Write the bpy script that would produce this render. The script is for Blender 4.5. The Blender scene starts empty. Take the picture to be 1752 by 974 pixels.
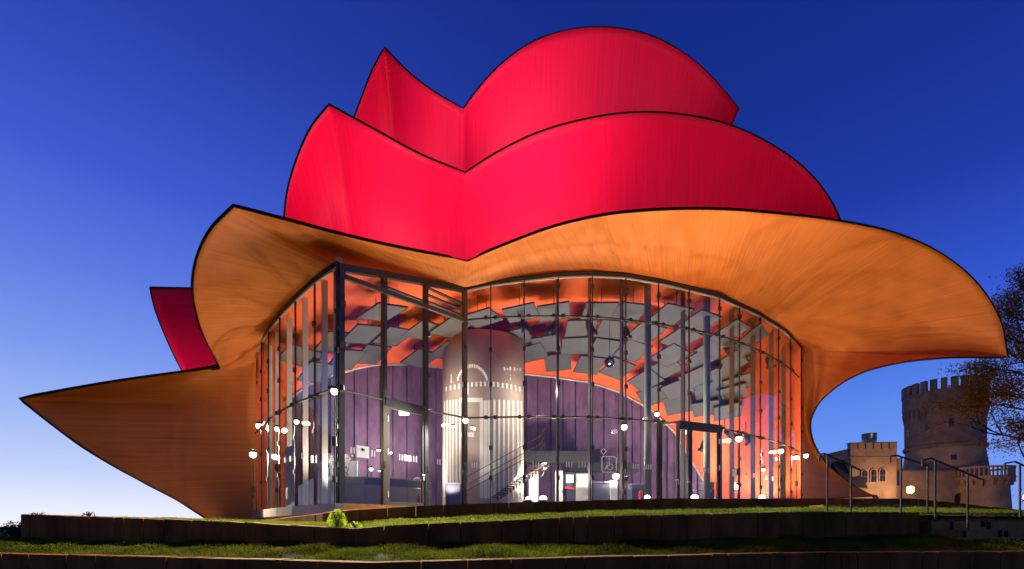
import bpy, bmesh, math, random
import numpy as np
from mathutils import Vector, Matrix
from mathutils.bvhtree import BVHTree
from mathutils.geometry import delaunay_2d_cdt

random.seed(7); rng = np.random.default_rng(7)
scene = bpy.context.scene
COL = scene.collection
PI = math.pi

# ------------------------------------------------------------------ camera
cam_d = bpy.data.cameras.new('camera'); cam = bpy.data.objects.new('camera', cam_d); COL.objects.link(cam)
EYE = 1.6
cam.location = (0, 0, EYE); cam.rotation_euler = (PI/2, 0, 0)
cam_d.sensor_width = 36; cam_d.lens = 17.0; cam_d.shift_y = 418/1752
cam_d.clip_start = 0.05; cam_d.clip_end = 9000
scene.camera = cam

# ------------------------------------------------------------------ dusk sky
world = bpy.data.worlds.new('World'); scene.world = world; world.use_nodes = True
wt = world.node_tree; wn = wt.nodes; wn.clear()
def wnew(t, **k):
    n = wn.new(t)
    for a, b in k.items(): setattr(n, a, b)
    return n
tc = wnew('ShaderNodeTexCoord'); sep = wnew('ShaderNodeSeparateXYZ')
wt.links.new(tc.outputs['Generated'], sep.inputs[0])
def ramp(stops):
    r = wnew('ShaderNodeValToRGB'); el = r.color_ramp.elements
    while len(el) > 1: el.remove(el[-1])
    for i, (p, c) in enumerate(stops):
        e = el[0] if i == 0 else el.new(p)
        e.position = p
        e.color = tuple((v/255/12.92 if v/255 <= .04045 else ((v/255+.055)/1.055)**2.4) for v in c) + (1,)
    wt.links.new(sep.outputs[2], r.inputs[0]); return r
west = ramp([(0.0, (244, 244, 254)), (.035, (232, 236, 255)), (.09, (196, 212, 252)), (.17, (160, 186, 247)), (.27, (122, 153, 238)), (.38, (92, 124, 227)), (.5, (64, 94, 210)), (.66, (45, 70, 180)), (.9, (26, 50, 145))])
east = ramp([(0.0, (140, 165, 236)), (.06, (120, 158, 244)), (.14, (106, 150, 243)), (.22, (86, 132, 234)), (.34, (52, 88, 208)), (.48, (33, 60, 166)), (.62, (22, 48, 142)), (.9, (12, 34, 112))])
mr = wnew('ShaderNodeMapRange', interpolation_type='SMOOTHSTEP')
mr.inputs['From Min'].default_value = -.99; mr.inputs['From Max'].default_value = -.30
dt = wnew('ShaderNodeVectorMath', operation='DOT_PRODUCT'); dt.inputs[1].default_value = (.74, -.67, 0)   # afterglow is ahead on the left
wt.links.new(tc.outputs['Generated'], dt.inputs[0]); wt.links.new(dt.outputs['Value'], mr.inputs['Value'])
m2 = wnew('ShaderNodeMapRange', interpolation_type='SMOOTHSTEP'); m2.inputs['From Min'].default_value = -.7; m2.inputs['From Max'].default_value = .35; m2.inputs['To Min'].default_value = .8
wt.links.new(sep.outputs[1], m2.inputs['Value'])
mx = wnew('ShaderNodeMix', data_type='RGBA')
wt.links.new(mr.outputs[0], mx.inputs['Factor']); wt.links.new(west.outputs[0], mx.inputs[6]); wt.links.new(east.outputs[0], mx.inputs[7])
bg = wnew('ShaderNodeBackground'); bg.inputs['Strength'].default_value = 1.0
wt.links.new(mx.outputs[2], bg.inputs['Color']); wt.links.new(m2.outputs[0], bg.inputs['Strength'])
wo = wnew('ShaderNodeOutputWorld'); wt.links.new(bg.outputs[0], wo.inputs['Surface'])

vs = scene.view_settings; vs.view_transform = 'Standard'; vs.look = 'None'; vs.exposure = 0.0; vs.gamma = 1.0
cy = scene.cycles
cy.use_denoising = True; cy.max_bounces = 8; cy.diffuse_bounces = 3; cy.glossy_bounces = 3
cy.transparent_max_bounces = 24; cy.transmission_bounces = 6; cy.caustics_reflective = False; cy.caustics_refractive = False
cy.sample_clamp_indirect = 4.0

# ------------------------------------------------------------------ pixel -> world
FPX = 17/36*1752; K = FPX/1168
def P(x, y, D):
    Z = D*K
    return Vector(((x-876)*Z/FPX, Z, EYE+(905-y)*Z/FPX))

# ------------------------------------------------------------------ materials
MATS = {}
def mat(name, col, rough=.6, metal=0.0, var=.15, scale=3.0, bump=.0, bscale=30.0, stretch=None, emit=None, estr=0, col2=None, use_uv=False, spec=None, dist=.02):
    if name in MATS: return MATS[name]
    m = bpy.data.materials.new(name); MATS[name] = m; m.use_nodes = True
    nt = m.node_tree; N = nt.nodes; L = nt.links
    b = N['Principled BSDF']; b.inputs['Roughness'].default_value = rough; b.inputs['Metallic'].default_value = metal
    if spec is not None: b.inputs['Specular IOR Level'].default_value = spec
    t = N.new('ShaderNodeTexCoord'); mp = N.new('ShaderNodeMapping')
    L.new(t.outputs['UV' if use_uv else 'Object'], mp.inputs[0])
    if stretch: mp.inputs['Scale'].default_value = stretch
    n = N.new('ShaderNodeTexNoise'); n.inputs['Scale'].default_value = scale; n.inputs['Detail'].default_value = 6; n.inputs['Roughness'].default_value = .62
    L.new(mp.outputs[0], n.inputs['Vector'])
    r = N.new('ShaderNodeMapRange'); r.inputs['From Min'].default_value = .3; r.inputs['From Max'].default_value = .7
    L.new(n.outputs['Fac'], r.inputs['Value'])
    mi = N.new('ShaderNodeMix'); mi.data_type = 'RGBA'
    mi.inputs[6].default_value = tuple(c*(1-var) for c in col)+(1,)
    c2 = col2 if col2 else tuple(min(1, c*(1+var)) for c in col)
    mi.inputs[7].default_value = tuple(c2)+(1,)
    L.new(r.outputs[0], mi.inputs[0]); L.new(mi.outputs[2], b.inputs['Base Color'])
    if bump:
        n2 = N.new('ShaderNodeTexNoise'); n2.inputs['Scale'].default_value = bscale; n2.inputs['Detail'].default_value = 4
        L.new(mp.outputs[0], n2.inputs['Vector'])
        bp = N.new('ShaderNodeBump'); bp.inputs['Strength'].default_value = bump; bp.inputs['Distance'].default_value = dist
        L.new(n2.outputs['Fac'], bp.inputs['Height']); L.new(bp.outputs[0], b.inputs['Normal'])
    if emit:
        b.inputs['Emission Color'].default_value = tuple(emit)+(1,); b.inputs['Emission Strength'].default_value = estr
    return m

def shell_mat(name, col, board_u, spec=.25, streak=.16, rough=.55, blotch=.75):
    """board-marked painted concrete: fine board lines along v (from the rim inwards), counted over u"""
    m = bpy.data.materials.new(name); MATS[name] = m; m.use_nodes = True
    nt = m.node_tree; N = nt.nodes; L = nt.links; b = N['Principled BSDF']
    b.inputs['Roughness'].default_value = rough; b.inputs['Specular IOR Level'].default_value = spec
    t = N.new('ShaderNodeTexCoord')
    def noise(sc, scale, det=3):
        mp = N.new('ShaderNodeMapping'); mp.inputs['Scale'].default_value = sc; L.new(t.outputs['UV'], mp.inputs[0])
        n = N.new('ShaderNodeTexNoise'); n.inputs['Scale'].default_value = scale; n.inputs['Detail'].default_value = det
        L.new(mp.outputs[0], n.inputs['Vector']); return n.outputs['Fac']
    boards = noise((board_u, 1.6, 1), 1.0, 2)            # individual boards
    fine = noise((board_u*2.3, 5, 1), 1.0, 4)
    blot = N.new('ShaderNodeTexNoise'); blot.inputs['Scale'].default_value = .35; blot.inputs['Detail'].default_value = 7; blot.inputs['Roughness'].default_value = .65
    L.new(t.outputs['Object'], blot.inputs['Vector'])
    def mth(op, a, bb):
        n = N.new('ShaderNodeMath'); n.operation = op
        for i, v in enumerate((a, bb)):
            if isinstance(v, (int, float)): n.inputs[i].default_value = v
            else: L.new(v, n.inputs[i])
        return n.outputs[0]
    s = mth('ADD', mth('MULTIPLY', mth('SUBTRACT', boards, .5), streak*2.4), mth('MULTIPLY', mth('SUBTRACT', fine, .5), streak*1.6))
    s = mth('ADD', s, mth('MULTIPLY', mth('SUBTRACT', blot.outputs['Fac'], .5), blotch))
    s = mth('ADD', s, 1.0)
    mul = N.new('ShaderNodeVectorMath'); mul.operation = 'SCALE'; mul.inputs[0].default_value = col; L.new(s, mul.inputs['Scale'])
    L.new(mul.outputs[0], b.inputs['Base Color'])
    h = mth('ADD', boards, mth('MULTIPLY', fine, .5))
    bp = N.new('ShaderNodeBump'); bp.inputs['Strength'].default_value = .35; bp.inputs['Distance'].default_value = .03
    L.new(h, bp.inputs['Height']); L.new(bp.outputs[0], b.inputs['Normal'])
    return m

def emis(name, col, s):
    m = bpy.data.materials.new(name); MATS[name] = m; m.use_nodes = True
    N = m.node_tree.nodes; N.clear(); e = N.new('ShaderNodeEmission'); e.inputs[0].default_value = tuple(col)+(1,); e.inputs[1].default_value = s
    o = N.new('ShaderNodeOutputMaterial'); m.node_tree.links.new(e.outputs[0], o.inputs[0]); return m

def glass_mat(name, tint, refl=1.0, ior=1.7):
    m = bpy.data.materials.new(name); MATS[name] = m; m.use_nodes = True
    N = m.node_tree.nodes; L = m.node_tree.links; N.clear()
    tr = N.new('ShaderNodeBsdfTransparent'); tr.inputs[0].default_value = tuple(tint)+(1,)
    gl = N.new('ShaderNodeBsdfGlossy'); gl.inputs['Roughness'].default_value = .004; gl.inputs[0].default_value = (refl, refl, refl, 1)
    fr = N.new('ShaderNodeFresnel'); fr.inputs[0].default_value = ior
    mx = N.new('ShaderNodeMixShader'); L.new(fr.outputs[0], mx.inputs[0]); L.new(tr.outputs[0], mx.inputs[1]); L.new(gl.outputs[0], mx.inputs[2])
    o = N.new('ShaderNodeOutputMaterial'); L.new(mx.outputs[0], o.inputs[0]); return m

shell_mat('orange_lit_shell', (.62, .175, .034), 520, streak=.2, blotch=.16)  # red paint with the orange of the yellow lamplight put into its colour
shell_mat('ceiling_shell', (.86, .13, .035), 200, streak=.1)
shell_mat('red_shell', (.68, .0036, .040), 520, streak=.14, blotch=.2, spec=.1)
mat('shell_edge', (.05, .016, .008), .8, var=.3, spec=.05)
mat('roof_skin', (.05, .022, .014), .8, spec=.1)
mat('dark_steel', (.03, .027, .025), .45, .3, var=.2)
mat('warm_steel', (.085, .058, .04), .5, .0, var=.1, spec=.3)
mat('fin_steel', (.42, .38, .33), .45, .2, var=.1)
mat('lit_fin', (.62, .57, .48), .5, var=.06)  # fin steel made paler for the lamplight on the left fins
mat('column_paint', (.40, .42, .34), .4, var=.1)
mat('grey_panel', (.075, .073, .072), .7, var=.12, scale=1.2)
mat('panel_edge', (.03, .03, .035), .6)
mat('purple_cloth', (.105, .055, .12), .85, var=.4, scale=2.4, stretch=(1, 1, .35), col2=(.19, .10, .18), bump=.3, bscale=14)
mat('purple_dark', (.10, .05, .11), .85, var=.3)
mat('column_plaster', (.50, .40, .32), .8, var=.12, scale=1.5)
mat('projection_paint', (.95, .90, .80), .8, var=.06)  # light projected on the drum, put in as pale colour
mat('plinth', (.30, .27, .27), .5, var=.15)
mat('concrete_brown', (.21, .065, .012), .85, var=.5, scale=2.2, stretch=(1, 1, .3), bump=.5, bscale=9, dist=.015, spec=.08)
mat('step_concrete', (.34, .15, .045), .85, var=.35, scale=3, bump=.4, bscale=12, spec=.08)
mat('slot_black', (.008, .006, .006), .9)
mat('soil', (.05, .06, .008), .95, var=.5, scale=2, bump=.6, bscale=15, spec=.08)
mat('terrain', (.03, .035, .015), .95, var=.5, scale=.02, spec=.08)
mat('far_hill', (.012, .014, .018), .95)
mat('paving', (.12, .10, .085), .8, var=.25, scale=2)
mat('white_paint', (.8, .79, .76), .5, var=.05)
mat('door_white', (.50, .45, .40), .6, var=.06)
mat('navy_board', (.045, .045, .07), .5, var=.1)
mat('counter_front', (.40, .31, .27), .5, var=.08)
mat('counter_dark', (.14, .12, .13), .35, var=.1)
mat('flower_white', (.85, .82, .78), .7, var=.1)
mat('leaf_dark', (.05, .09, .03), .7, var=.4)
mat('red_paint', (.6, .03, .02), .5)
mat('black_metal', (.015, .014, .014), .4, .4)
mat('rail_steel', (.09, .055, .035), .6, .0, var=.15, spec=.08)
mat('castle_plaster', (.36, .215, .13), .9, var=.35, scale=.5, bump=.3, bscale=4, spec=.08)
mat('castle_stone', (.23, .135, .10), .9, var=.35, scale=.7, bump=.4, bscale=3, spec=.08)
mat('window_dark', (.01, .012, .02), .15)
mat('roof_slate', (.04, .025, .03), .8)
mat('zinc', (.5, .47, .5), .35, .8)
mat('bark', (.05, .032, .022), .9, var=.4, scale=4)
mat('autumn_leaf', (.34, .13, .015), .7, var=.4, scale=.8, col2=(.46, .20, .02), spec=.08)
mat('bush_leaf', (.34, .46, .03), .7, var=.4, scale=3)
mat('far_leaf', (.02, .025, .012), .8, var=.4)
def grass_mat():
    m = mat('grass_blade', (.06, .085, .007), .75, var=.5, scale=.7, col2=(.13, .155, .012), spec=.08); return m
grass_mat()
def leafy(name, f=.5, gain=1.3):
    m = MATS[name]; N = m.node_tree.nodes; L = m.node_tree.links; b = N['Principled BSDF']; src = b.inputs['Base Color'].links[0].from_socket
    sc_ = N.new('ShaderNodeVectorMath'); sc_.operation = 'SCALE'; sc_.inputs['Scale'].default_value = gain; L.new(src, sc_.inputs[0])
    t = N.new('ShaderNodeBsdfTranslucent'); L.new(sc_.outputs[0], t.inputs[0])
    mx = N.new('ShaderNodeMixShader'); mx.inputs[0].default_value = f; L.new(b.outputs[0], mx.inputs[1]); L.new(t.outputs[0], mx.inputs[2])
    o = [n for n in N if n.type == 'OUTPUT_MATERIAL'][0]; L.new(mx.outputs[0], o.inputs['Surface'])
for q in ('grass_blade', 'bush_leaf', 'autumn_leaf'): leafy(q)
emis('lamp_warm', (1, .86, .62), 6); emis('lamp_white', (.95, 1, .93), 6); emis('lamp_soft', (1, .88, .7), 5)
emis('lamp_yellow', (1, .68, .18), 9); emis('exit_white', (.82, 1, .95), 3.0)
glass_mat('facade_glass', (.96, .96, .96), 1.0, 1.5)
def vinyl():
    m = bpy.data.materials.new('vinyl'); MATS['vinyl'] = m; m.use_nodes = True
    N = m.node_tree.nodes; L = m.node_tree.links; N.clear()
    a = N.new('ShaderNodeBsdfTranslucent'); a.inputs[0].default_value = (1, .98, .95, 1); b = N.new('ShaderNodeBsdfDiffuse'); b.inputs[0].default_value = (.95, .95, .93, 1)
    mx = N.new('ShaderNodeMixShader'); mx.inputs[0].default_value = .5; L.new(a.outputs[0], mx.inputs[1]); L.new(b.outputs[0], mx.inputs[2])
    o = N.new('ShaderNodeOutputMaterial'); L.new(mx.outputs[0], o.inputs[0])
vinyl()
glass_mat('globe_glass', (.75, .75, .78), 1.0, 1.6)

# ------------------------------------------------------------------ object helpers
def link(name, verts, faces, m, parent=None, smooth=False, uvs=None, mats=None, fmat=None):
    me = bpy.data.meshes.new(name); me.from_pydata([tuple(v) for v in verts], [], faces)
    if mats:
        for q in mats: me.materials.append(MATS[q])
        if fmat is not None: me.polygons.foreach_set('material_index', fmat)
    else: me.materials.append(MATS[m])
    if uvs is not None:
        ul = me.uv_layers.new(name='UVMap')
        arr = np.empty((len(me.loops), 2), dtype=np.float32); vi = np.empty(len(me.loops), dtype=np.int32)
        me.loops.foreach_get('vertex_index', vi); arr[:] = np.asarray(uvs, dtype=np.float32)[vi]; ul.data.foreach_set('uv', arr.ravel())
    if smooth: me.polygons.foreach_set('use_smooth', [True]*len(me.polygons))
    me.update()
    o = bpy.data.objects.new(name, me); COL.objects.link(o)
    if parent is not None: put(o, parent)
    return o
def put(o, parent):
    o.parent = parent
    o.matrix_parent_inverse = WM(parent).inverted()
def WM(o):
    m = o.matrix_basis.copy()
    if o.parent is not None: m = WM(o.parent) @ o.matrix_parent_inverse @ m
    return m
def tag(o, label=None, cat=None, group=None, kind=None):
    if label: o['label'] = label
    if cat: o['category'] = cat
    if group: o['group'] = group
    if kind: o['kind'] = kind
    return o
def empty(name, loc=(0, 0, 0), label=None, cat=None, group=None):
    o = bpy.data.objects.new(name, None); COL.objects.link(o); o.location = loc; o.empty_display_size = .2
    return tag(o, label, cat, group)

class MB:
    """collects shapes into one mesh"""
    def __init__(s): s.v = []; s.f = []
    def quad(s, *p):
        n = len(s.v); s.v += [Vector(q) for q in p]; s.f.append(tuple(range(n, n+len(p)))); return s
    def box(s, c, size, rz=0, ax=None):
        c = Vector(c); hx, hy, hz = (q/2 for q in size)
        if ax is None:
            X = Vector((math.cos(rz), math.sin(rz), 0)); Y = Vector((-math.sin(rz), math.cos(rz), 0)); Z = Vector((0, 0, 1))
        else: X, Y, Z = ax
        n = len(s.v)
        for a, b, d in ((-1,-1,-1),(1,-1,-1),(1,1,-1),(-1,1,-1),(-1,-1,1),(1,-1,1),(1,1,1),(-1,1,1)):
            s.v.append(c+X*hx*a+Y*hy*b+Z*hz*d)
        for q in ((0,3,2,1),(4,5,6,7),(0,1,5,4),(1,2,6,5),(2,3,7,6),(3,0,4,7)): s.f.append(tuple(n+i for i in q))
        return s
    def bar(s, a, b, w, d=None, up=(0, 0, 1)):
        a = Vector(a); b = Vector(b); d = d or w
        Y = (b-a); L_ = Y.length
        if L_ < 1e-6: return s
        Y.normalize(); up = Vector(up)
        if abs(Y.dot(up)) > .98: up = Vector((0, 1, 0))
        X = Y.cross(up).normalized(); Z = X.cross(Y)
        return s.box((a+b)/2, (w, L_, d), ax=(X, Y, Z))
    def tube(s, pts, r, n=8, cap=True):
        pts = [Vector(p) for p in pts]; rr = r if isinstance(r, (list, tuple)) else [r]*len(pts)
        base = len(s.v)
        T0 = (pts[1]-pts[0]).normalized(); ref = Vector((0, 0, 1)) if abs(T0.z) < .9 else Vector((1, 0, 0))
        for i, p in enumerate(pts):
            T = (pts[min(i+1, len(pts)-1)]-pts[max(i-1, 0)]).normalized()
            X = T.cross(ref)
            X = X.normalized() if X.length > 1e-5 else Vector((1, 0, 0)); Y = T.cross(X)
            for k in range(n):
                a = 2*PI*k/n; s.v.append(p+(X*math.cos(a)+Y*math.sin(a))*rr[i])
        for i in range(len(pts)-1):
            for k in range(n):
                s.f.append((base+i*n+k, base+i*n+(k+1) % n, base+(i+1)*n+(k+1) % n, base+(i+1)*n+k))
        if cap:
            s.f.append(tuple(base+k for k in range(n))[::-1]); s.f.append(tuple(base+(len(pts)-1)*n+k for k in range(n)))
        return s
    def lathe(s, c, prof, n=24, a0=0, a1=2*PI):
        c = Vector(c); base = len(s.v); full = abs(a1-a0-2*PI) < 1e-6; m = n if full else n+1
        for r, z in prof:
            for k in range(m):
                a = a0+(a1-a0)*k/n; s.v.append(c+Vector((r*math.cos(a), r*math.sin(a), z)))
        for i in range(len(prof)-1):
            for k in range(n if full else n):
                k2 = (k+1) % m
                s.f.append((base+i*m+k, base+i*m+k2, base+(i+1)*m+k2, base+(i+1)*m+k))
        return s
    def ball(s, c, r, n=10, sz=1):
        return s.lathe(c, [(max(1e-4, r*math.sin(PI*i/n)), -r*sz*math.cos(PI*i/n)) for i in range(n+1)], n*2)
    def build(s, name, m, parent=None, smooth=False): return link(name, s.v, s.f, m, parent, smooth)

def catmull(pts, sub):
    """pts: (k,dim) array -> smooth curve through all of them"""
    p = np.asarray(pts, float); out = []
    if len(p) == 2:
        return [p[0]+(p[1]-p[0])*t for t in np.linspace(0, 1, sub+1)]
    q = np.vstack([2*p[0]-p[1], p, 2*p[-1]-p[-2]])
    for i in range(1, len(q)-2):
        # centripetal-ish: use chord-scaled tangents
        d = np.linalg.norm(q[i+1, :2]-q[i, :2])+1e-6
        d0 = np.linalg.norm(q[i, :2]-q[i-1, :2])+1e-6; d2 = np.linalg.norm(q[i+2, :2]-q[i+1, :2])+1e-6
        m1 = ((q[i]-q[i-1])/d0*d+(q[i+1]-q[i]))*d/(d0+d)*1.0 if i > 1 else (q[i+1]-q[i])
        m2 = ((q[i+1]-q[i])+(q[i+2]-q[i+1])/d2*d)*d/(d2+d)*1.0 if i < len(q)-3 else (q[i+1]-q[i])
        if i > 1: m1 = (q[i]-q[i-1])/d0*d*(d/(d0+d)) + (q[i+1]-q[i])*(d0/(d0+d))
        if i < len(q)-3: m2 = (q[i+1]-q[i])*(d2/(d+d2)) + (q[i+2]-q[i+1])/d2*d*(d/(d+d2))
        for t in np.linspace(0, 1, sub, endpoint=False):
            h = ((2*t**3-3*t**2+1), (t**3-2*t**2+t), (-2*t**3+3*t**2), (t**3-t**2))
            out.append(h[0]*q[i]+h[1]*m1+h[2]*q[i+1]+h[3]*m2)
    out.append(p[-1]); return out

def runs(ctrl, corners, sub):
    """ctrl rows (numbers), corners = indices where the curve breaks"""
    idx = [0]+sorted(c for c in corners if 0 < c < len(ctrl)-1)+[len(ctrl)-1]; out = []
    for a, b in zip(idx, idx[1:]):
        seg = catmull([ctrl[i] for i in range(a, b+1)], sub)
        out += seg if not out else seg[1:]
    return out

# ------------------------------------------------------------------ facade plan, from the lower transom seen in the photo
TX = [430, 440, 449, 461, 480, 507, 540, 577, 583, 657, 733, 795, 840, 897, 955, 1013, 1070, 1126, 1178, 1230, 1264, 1300, 1331, 1352, 1370]
TY = [757, 743, 731, 720, 706, 692, 678.5, 665, 667, 686, 703, 716, 715, 714, 714, 715, 718, 722, 727, 733, 740.5, 749.5, 759, 767, 777]
def FD(x): return 1168*4.05/(905-np.interp(x, TX, TY))
HXs = [430, 437, 440, 449, 463, 483, 510, 535, 560, 576, 583, 600, 657, 728, 795, 840, 880, 951, 1010, 1070, 1138, 1227, 1295, 1343, 1370]
HYs = [650, 612, 603, 580, 560, 535, 507, 483, 465, 453, 455, 459, 467, 480, 493, 484, 478.6, 470, 468, 471, 483, 505, 535, 565, 596]
def HEADY(x): return float(np.interp(x, HXs, HYs))
def HEADZ(x): return P(x, HEADY(x), FD(x)).z
FLOOR = 2.35; TRANS = EYE+4.05
def upper_z(x): return EYE+float(np.interp(x, [583, 791, 840, 1230, 1370], [7.38, 7.62, 7.67, 7.75, 8.0]))
def FP(x, z, out=0.0):
    """point on the facade at photo column x and height z; out = metres towards the outside"""
    p = P(x, 905, FD(x)); p.z = z
    if out: p = p + fnorm(x)*out
    return p
def fnorm(x):
    a = P(x-4, 905, FD(x-4)); b = P(x+4, 905, FD(x+4)); t = (b-a).normalized()
    return Vector((t.y, -t.x, 0))

# ================================================================== THE THEATRE
theatre = empty('theatre_building', (0, 20, FLOOR), 'flower-shaped theatre with flaring orange and red concrete shells over a glazed foyer', 'theatre')

def loft(name, sections, corners, m, parent, sub=6, ns=18, bulge=0.0, thick=.14, edge='shell_edge', flip=True, dens=1.0, relax=0):
    """sections rows: ox,oy,oD, ix,iy,iD"""
    rows = runs(sections, corners, sub); n = len(rows); V = []; UV = []; U = 0.0; prev = None
    G = np.zeros((n, ns+1, 3))
    for i, r in enumerate(rows):
        for j in range(ns+1):
            s = j/ns; G[i, j] = (r[0]*(1-s)+r[3]*s, r[1]*(1-s)+r[4]*s, r[2]*(1-s)+r[5]*s+bulge*math.sin(PI*s))
    for _ in range(relax):       # ease out the folds that the pointed tips would throw across the slab
        A = (G[:-2, 1:-1]+G[2:, 1:-1])/2*.75+(G[1:-1, :-2]+G[1:-1, 2:])/2*.25
        G[1:-1, 1:-1, 2] = A[..., 2]
    for ri, r in enumerate(rows):
        O = P(*r[:3]); I = P(*r[3:6])
        if prev is not None: U += ((O-prev[0]).length+(I-prev[1]).length)/2
        prev = (O, I)
        for j in range(ns+1):
            s = j/ns
            V.append(P(*G[ri, j])); UV.append((U/50*dens, s*(O-I).length/10))
    F = []
    for i in range(n-1):
        for j in range(ns):
            q = (i*(ns+1)+j, i*(ns+1)+j+1, (i+1)*(ns+1)+j+1, (i+1)*(ns+1)+j)
            F.append(q[::-1] if flip else q)
    o = link(name, V, F, m, parent, True, UV)
    if thick:
        o.data.materials.append(MATS['roof_skin']); o.data.materials.append(MATS[edge])
        md = o.modifiers.new('slab', 'SOLIDIFY'); md.thickness = thick; md.offset = -1 if flip else 1
        md.material_offset = 1; md.material_offset_rim = 2
    return o, V, rows

# --- shell 1: the orange canopy that wraps the foyer
S1 = [(1497,850,40,1370,856),(1462,831,39.5,1370,825),(1428,806,39,1370,790),(1402,778,38.3,1370,755),(1388,748,37.5,1370,725),(1386,722,36.8,1370,695),
 (1397,695,36,1370,665),(1425,666,35,1370,640),(1470,639,34,1370,620),(1530,622,33,1370,608),(1610,612,31.5,1370,601),(1724,611,30,1370,596),
 (1712,550,29.5,1364,588),(1680,495,28.8,1357,580),(1620,440,28,1343,565),(1540,402,26.5,1320,551),(1437,379,24.6,1295,535),(1340,367,23,1262,519),
 (1230,359,21.6,1200,497),(1130,360,21,1138,483),(1040,368,21,1070,471),(950,388,21.3,1000,467),(870,417,22,900,475),(800,446,22.5,795,493),
 (700,428,20.7,740,482),(600,406,19.2,675,470),(485,376,18.1,610,460),(400,354,17.6,576,453),
 (360,395,18,560,465),(338,440,18.8,535,483),(330,490,20,510,507),(340,550,22.3,475,545),(374,629,25.5,440,603),
 (300,639,25,438,622),(200,653,24.2,438,650),(35,682,23,438,690),
 (80,719,23.6,438,725),(130,756,24.3,438,760),(225,815,26,438,810),(300,855,27.4,438,850),(362,892,28.4,438,898)]
S1 = [(a, b, c, d, e, 29.0 if d <= 438 else float(FD(d))) for a, b, c, d, e in S1]
C1 = [11, 23, 27, 32, 35]
shell1, V1, R1 = loft('canopy_shell', S1, C1, 'orange_lit_shell', theatre, sub=7, ns=22, bulge=.7, thick=.075, relax=25)
shell1['label'] = 'orange canopy shell with two lobes and a pointed left wing'

def rim(name, rows, w, d, parent, skip=()):
    """thin dark edge bead following the outer boundary"""
    pts = [P(*r[:3]) for r in rows]; m = MB(); m.tube(pts, w*.3, 6); return m.build(name, 'shell_edge', parent)
rim('shell_rim', R1, .055, .1, theatre)

# --- shell 2 and 3: red
S2 = [(1446,440,33,1355,610,37),(1437,379,31,1345,600,36.5),(1420,342,30.4,1335,597,36),(1380,292,29.3,1310,595,35.6),(1320,248,28.2,1270,592,35.2),(1250,215,27.2,1225,589,34.8),(1170,197,26.5,1160,585,34.4),
 (1090,193,26.1,1090,580,34),(1000,205,26,1010,577,33.7),(920,228,26.1,930,573,33.4),(850,262,26.4,855,570,33.2),(796,296,27,796,569,33),
 (720,265,26.2,740,563,32.6),(640,222,25.6,680,559,32.3),(563,180,25.3,625,556,32),
 (535,215,25.8,610,560,32.3),(510,268,26.6,595,570,32.6),(492,330,27.6,580,585,33),(487,378,28.2,572,600,33.4),(488,440,29.5,568,620,34)]
shell2, V2, R2 = loft('red_shell', S2, [11, 14], 'red_shell', theatre, sub=7, ns=20, bulge=2.1, thick=.07, relax=40)
shell2['label'] = 'lower red shell just above the orange canopy'
rim('shell_rim', R2, .06, .1, theatre)
S3 = [(1265,187,34,1140,477,39),(1235,150,33.2,1122,476,38.8),(1180,98,32.2,1098,475,38.5),(1110,60,31.4,1065,474,38.3),(1040,47,31,1020,473,38.1),(980,50,31,970,472,38),(920,68,31,915,471,37.9),
 (860,108,31.3,858,470,37.8),(820,150,31.7,820,470,37.7),(793,186,32,793,470,37.6),(750,162,31.6,760,468,37.4),(700,125,31.2,725,466,37.2),(658,82,31,695,465,37),
 (640,115,31.4,685,470,37.4),(620,165,32,672,476,37.8),(605,207,32.6,662,482,38.2),(594,260,33.4,655,490,38.6)]
shell3, V3, R3 = loft('red_shell', S3, [9, 12], 'red_shell', theatre, sub=7, ns=20, bulge=1.8, thick=.07, relax=40)
shell3['label'] = 'topmost red shell'
rim('shell_rim', R3, .06, .1, theatre)
S4 = [(257,492,33,430,495,38),(263,520,33.2,432,530,38),(275,555,33.6,436,565,38),(292,595,34.3,440,600,38),(325,660,35.5,445,670,38)]
shell4, V4, R4 = loft('red_shell', S4, [], 'red_shell', theatre, sub=6, ns=10, bulge=.8, thick=.07)
shell4['label'] = 'small dark red side shell behind the left wing'
rim('shell_rim', R4, .05, .1, theatre)
mm = MB(); mm.tube([P(x, 492+(x-257)/173*3, 33+(x-257)/173*5+.8*math.sin(PI*(x-257)/173)) for x in range(257, 431, 12)], .05, 6); mm.build('shell_rim', 'shell_edge', theatre)

# stage tower body that the red shells lean against
m = MB(); c = P(905, 905, 50); m.lathe((c.x, c.y, FLOOR), [(9.8, 5.0), (9.8, 12.2), (6.5, 15.2), (.01, 15.6)], 40)
m.build('stage_tower', 'roof_skin', theatre, True)

# --- foyer ceiling (continues the canopy inwards) and the orange inner wall
C0 = [(1370,856,35.9,1225,858,40),(1370,720,35.9,1225,857,40),(1370,596,35.9,1225,853,40),(1343,565,0,1205,830,39),(1295,535,0,1151,738,38.5),(1227,505,0,1111,701,38),(1138,483,0,1058,672,37),(1070,471,0,1010,656,36.5),
 (980,467,0,940,646,36),(880,478.6,0,870,639,35.5),(795,493,0,800,634,35),(700,475,0,745,630,34),(650,466,0,700,625,33),(576,453,0,640,626,31.5),
 (535,483,0,590,638,30.8),(510,507,0,560,648,30.5),(475,545,0,530,660,30.5),(440,603,0,490,690,30.5),(438,700,29,490,760,30.5),(438,896,29,490,896,30.5)]
C0 = [(a, b, (c_ or float(FD(a)))+.05, d, e, f) for a, b, c_, d, e, f in C0]
ceil_o, VC, RC = loft('foyer_ceiling', C0, [2, 10, 13, 17], 'ceiling_shell', theatre, sub=6, ns=18, bulge=0.0, thick=0, flip=False)
polys = [tuple(p.vertices) for p in ceil_o.data.polygons]
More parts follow.
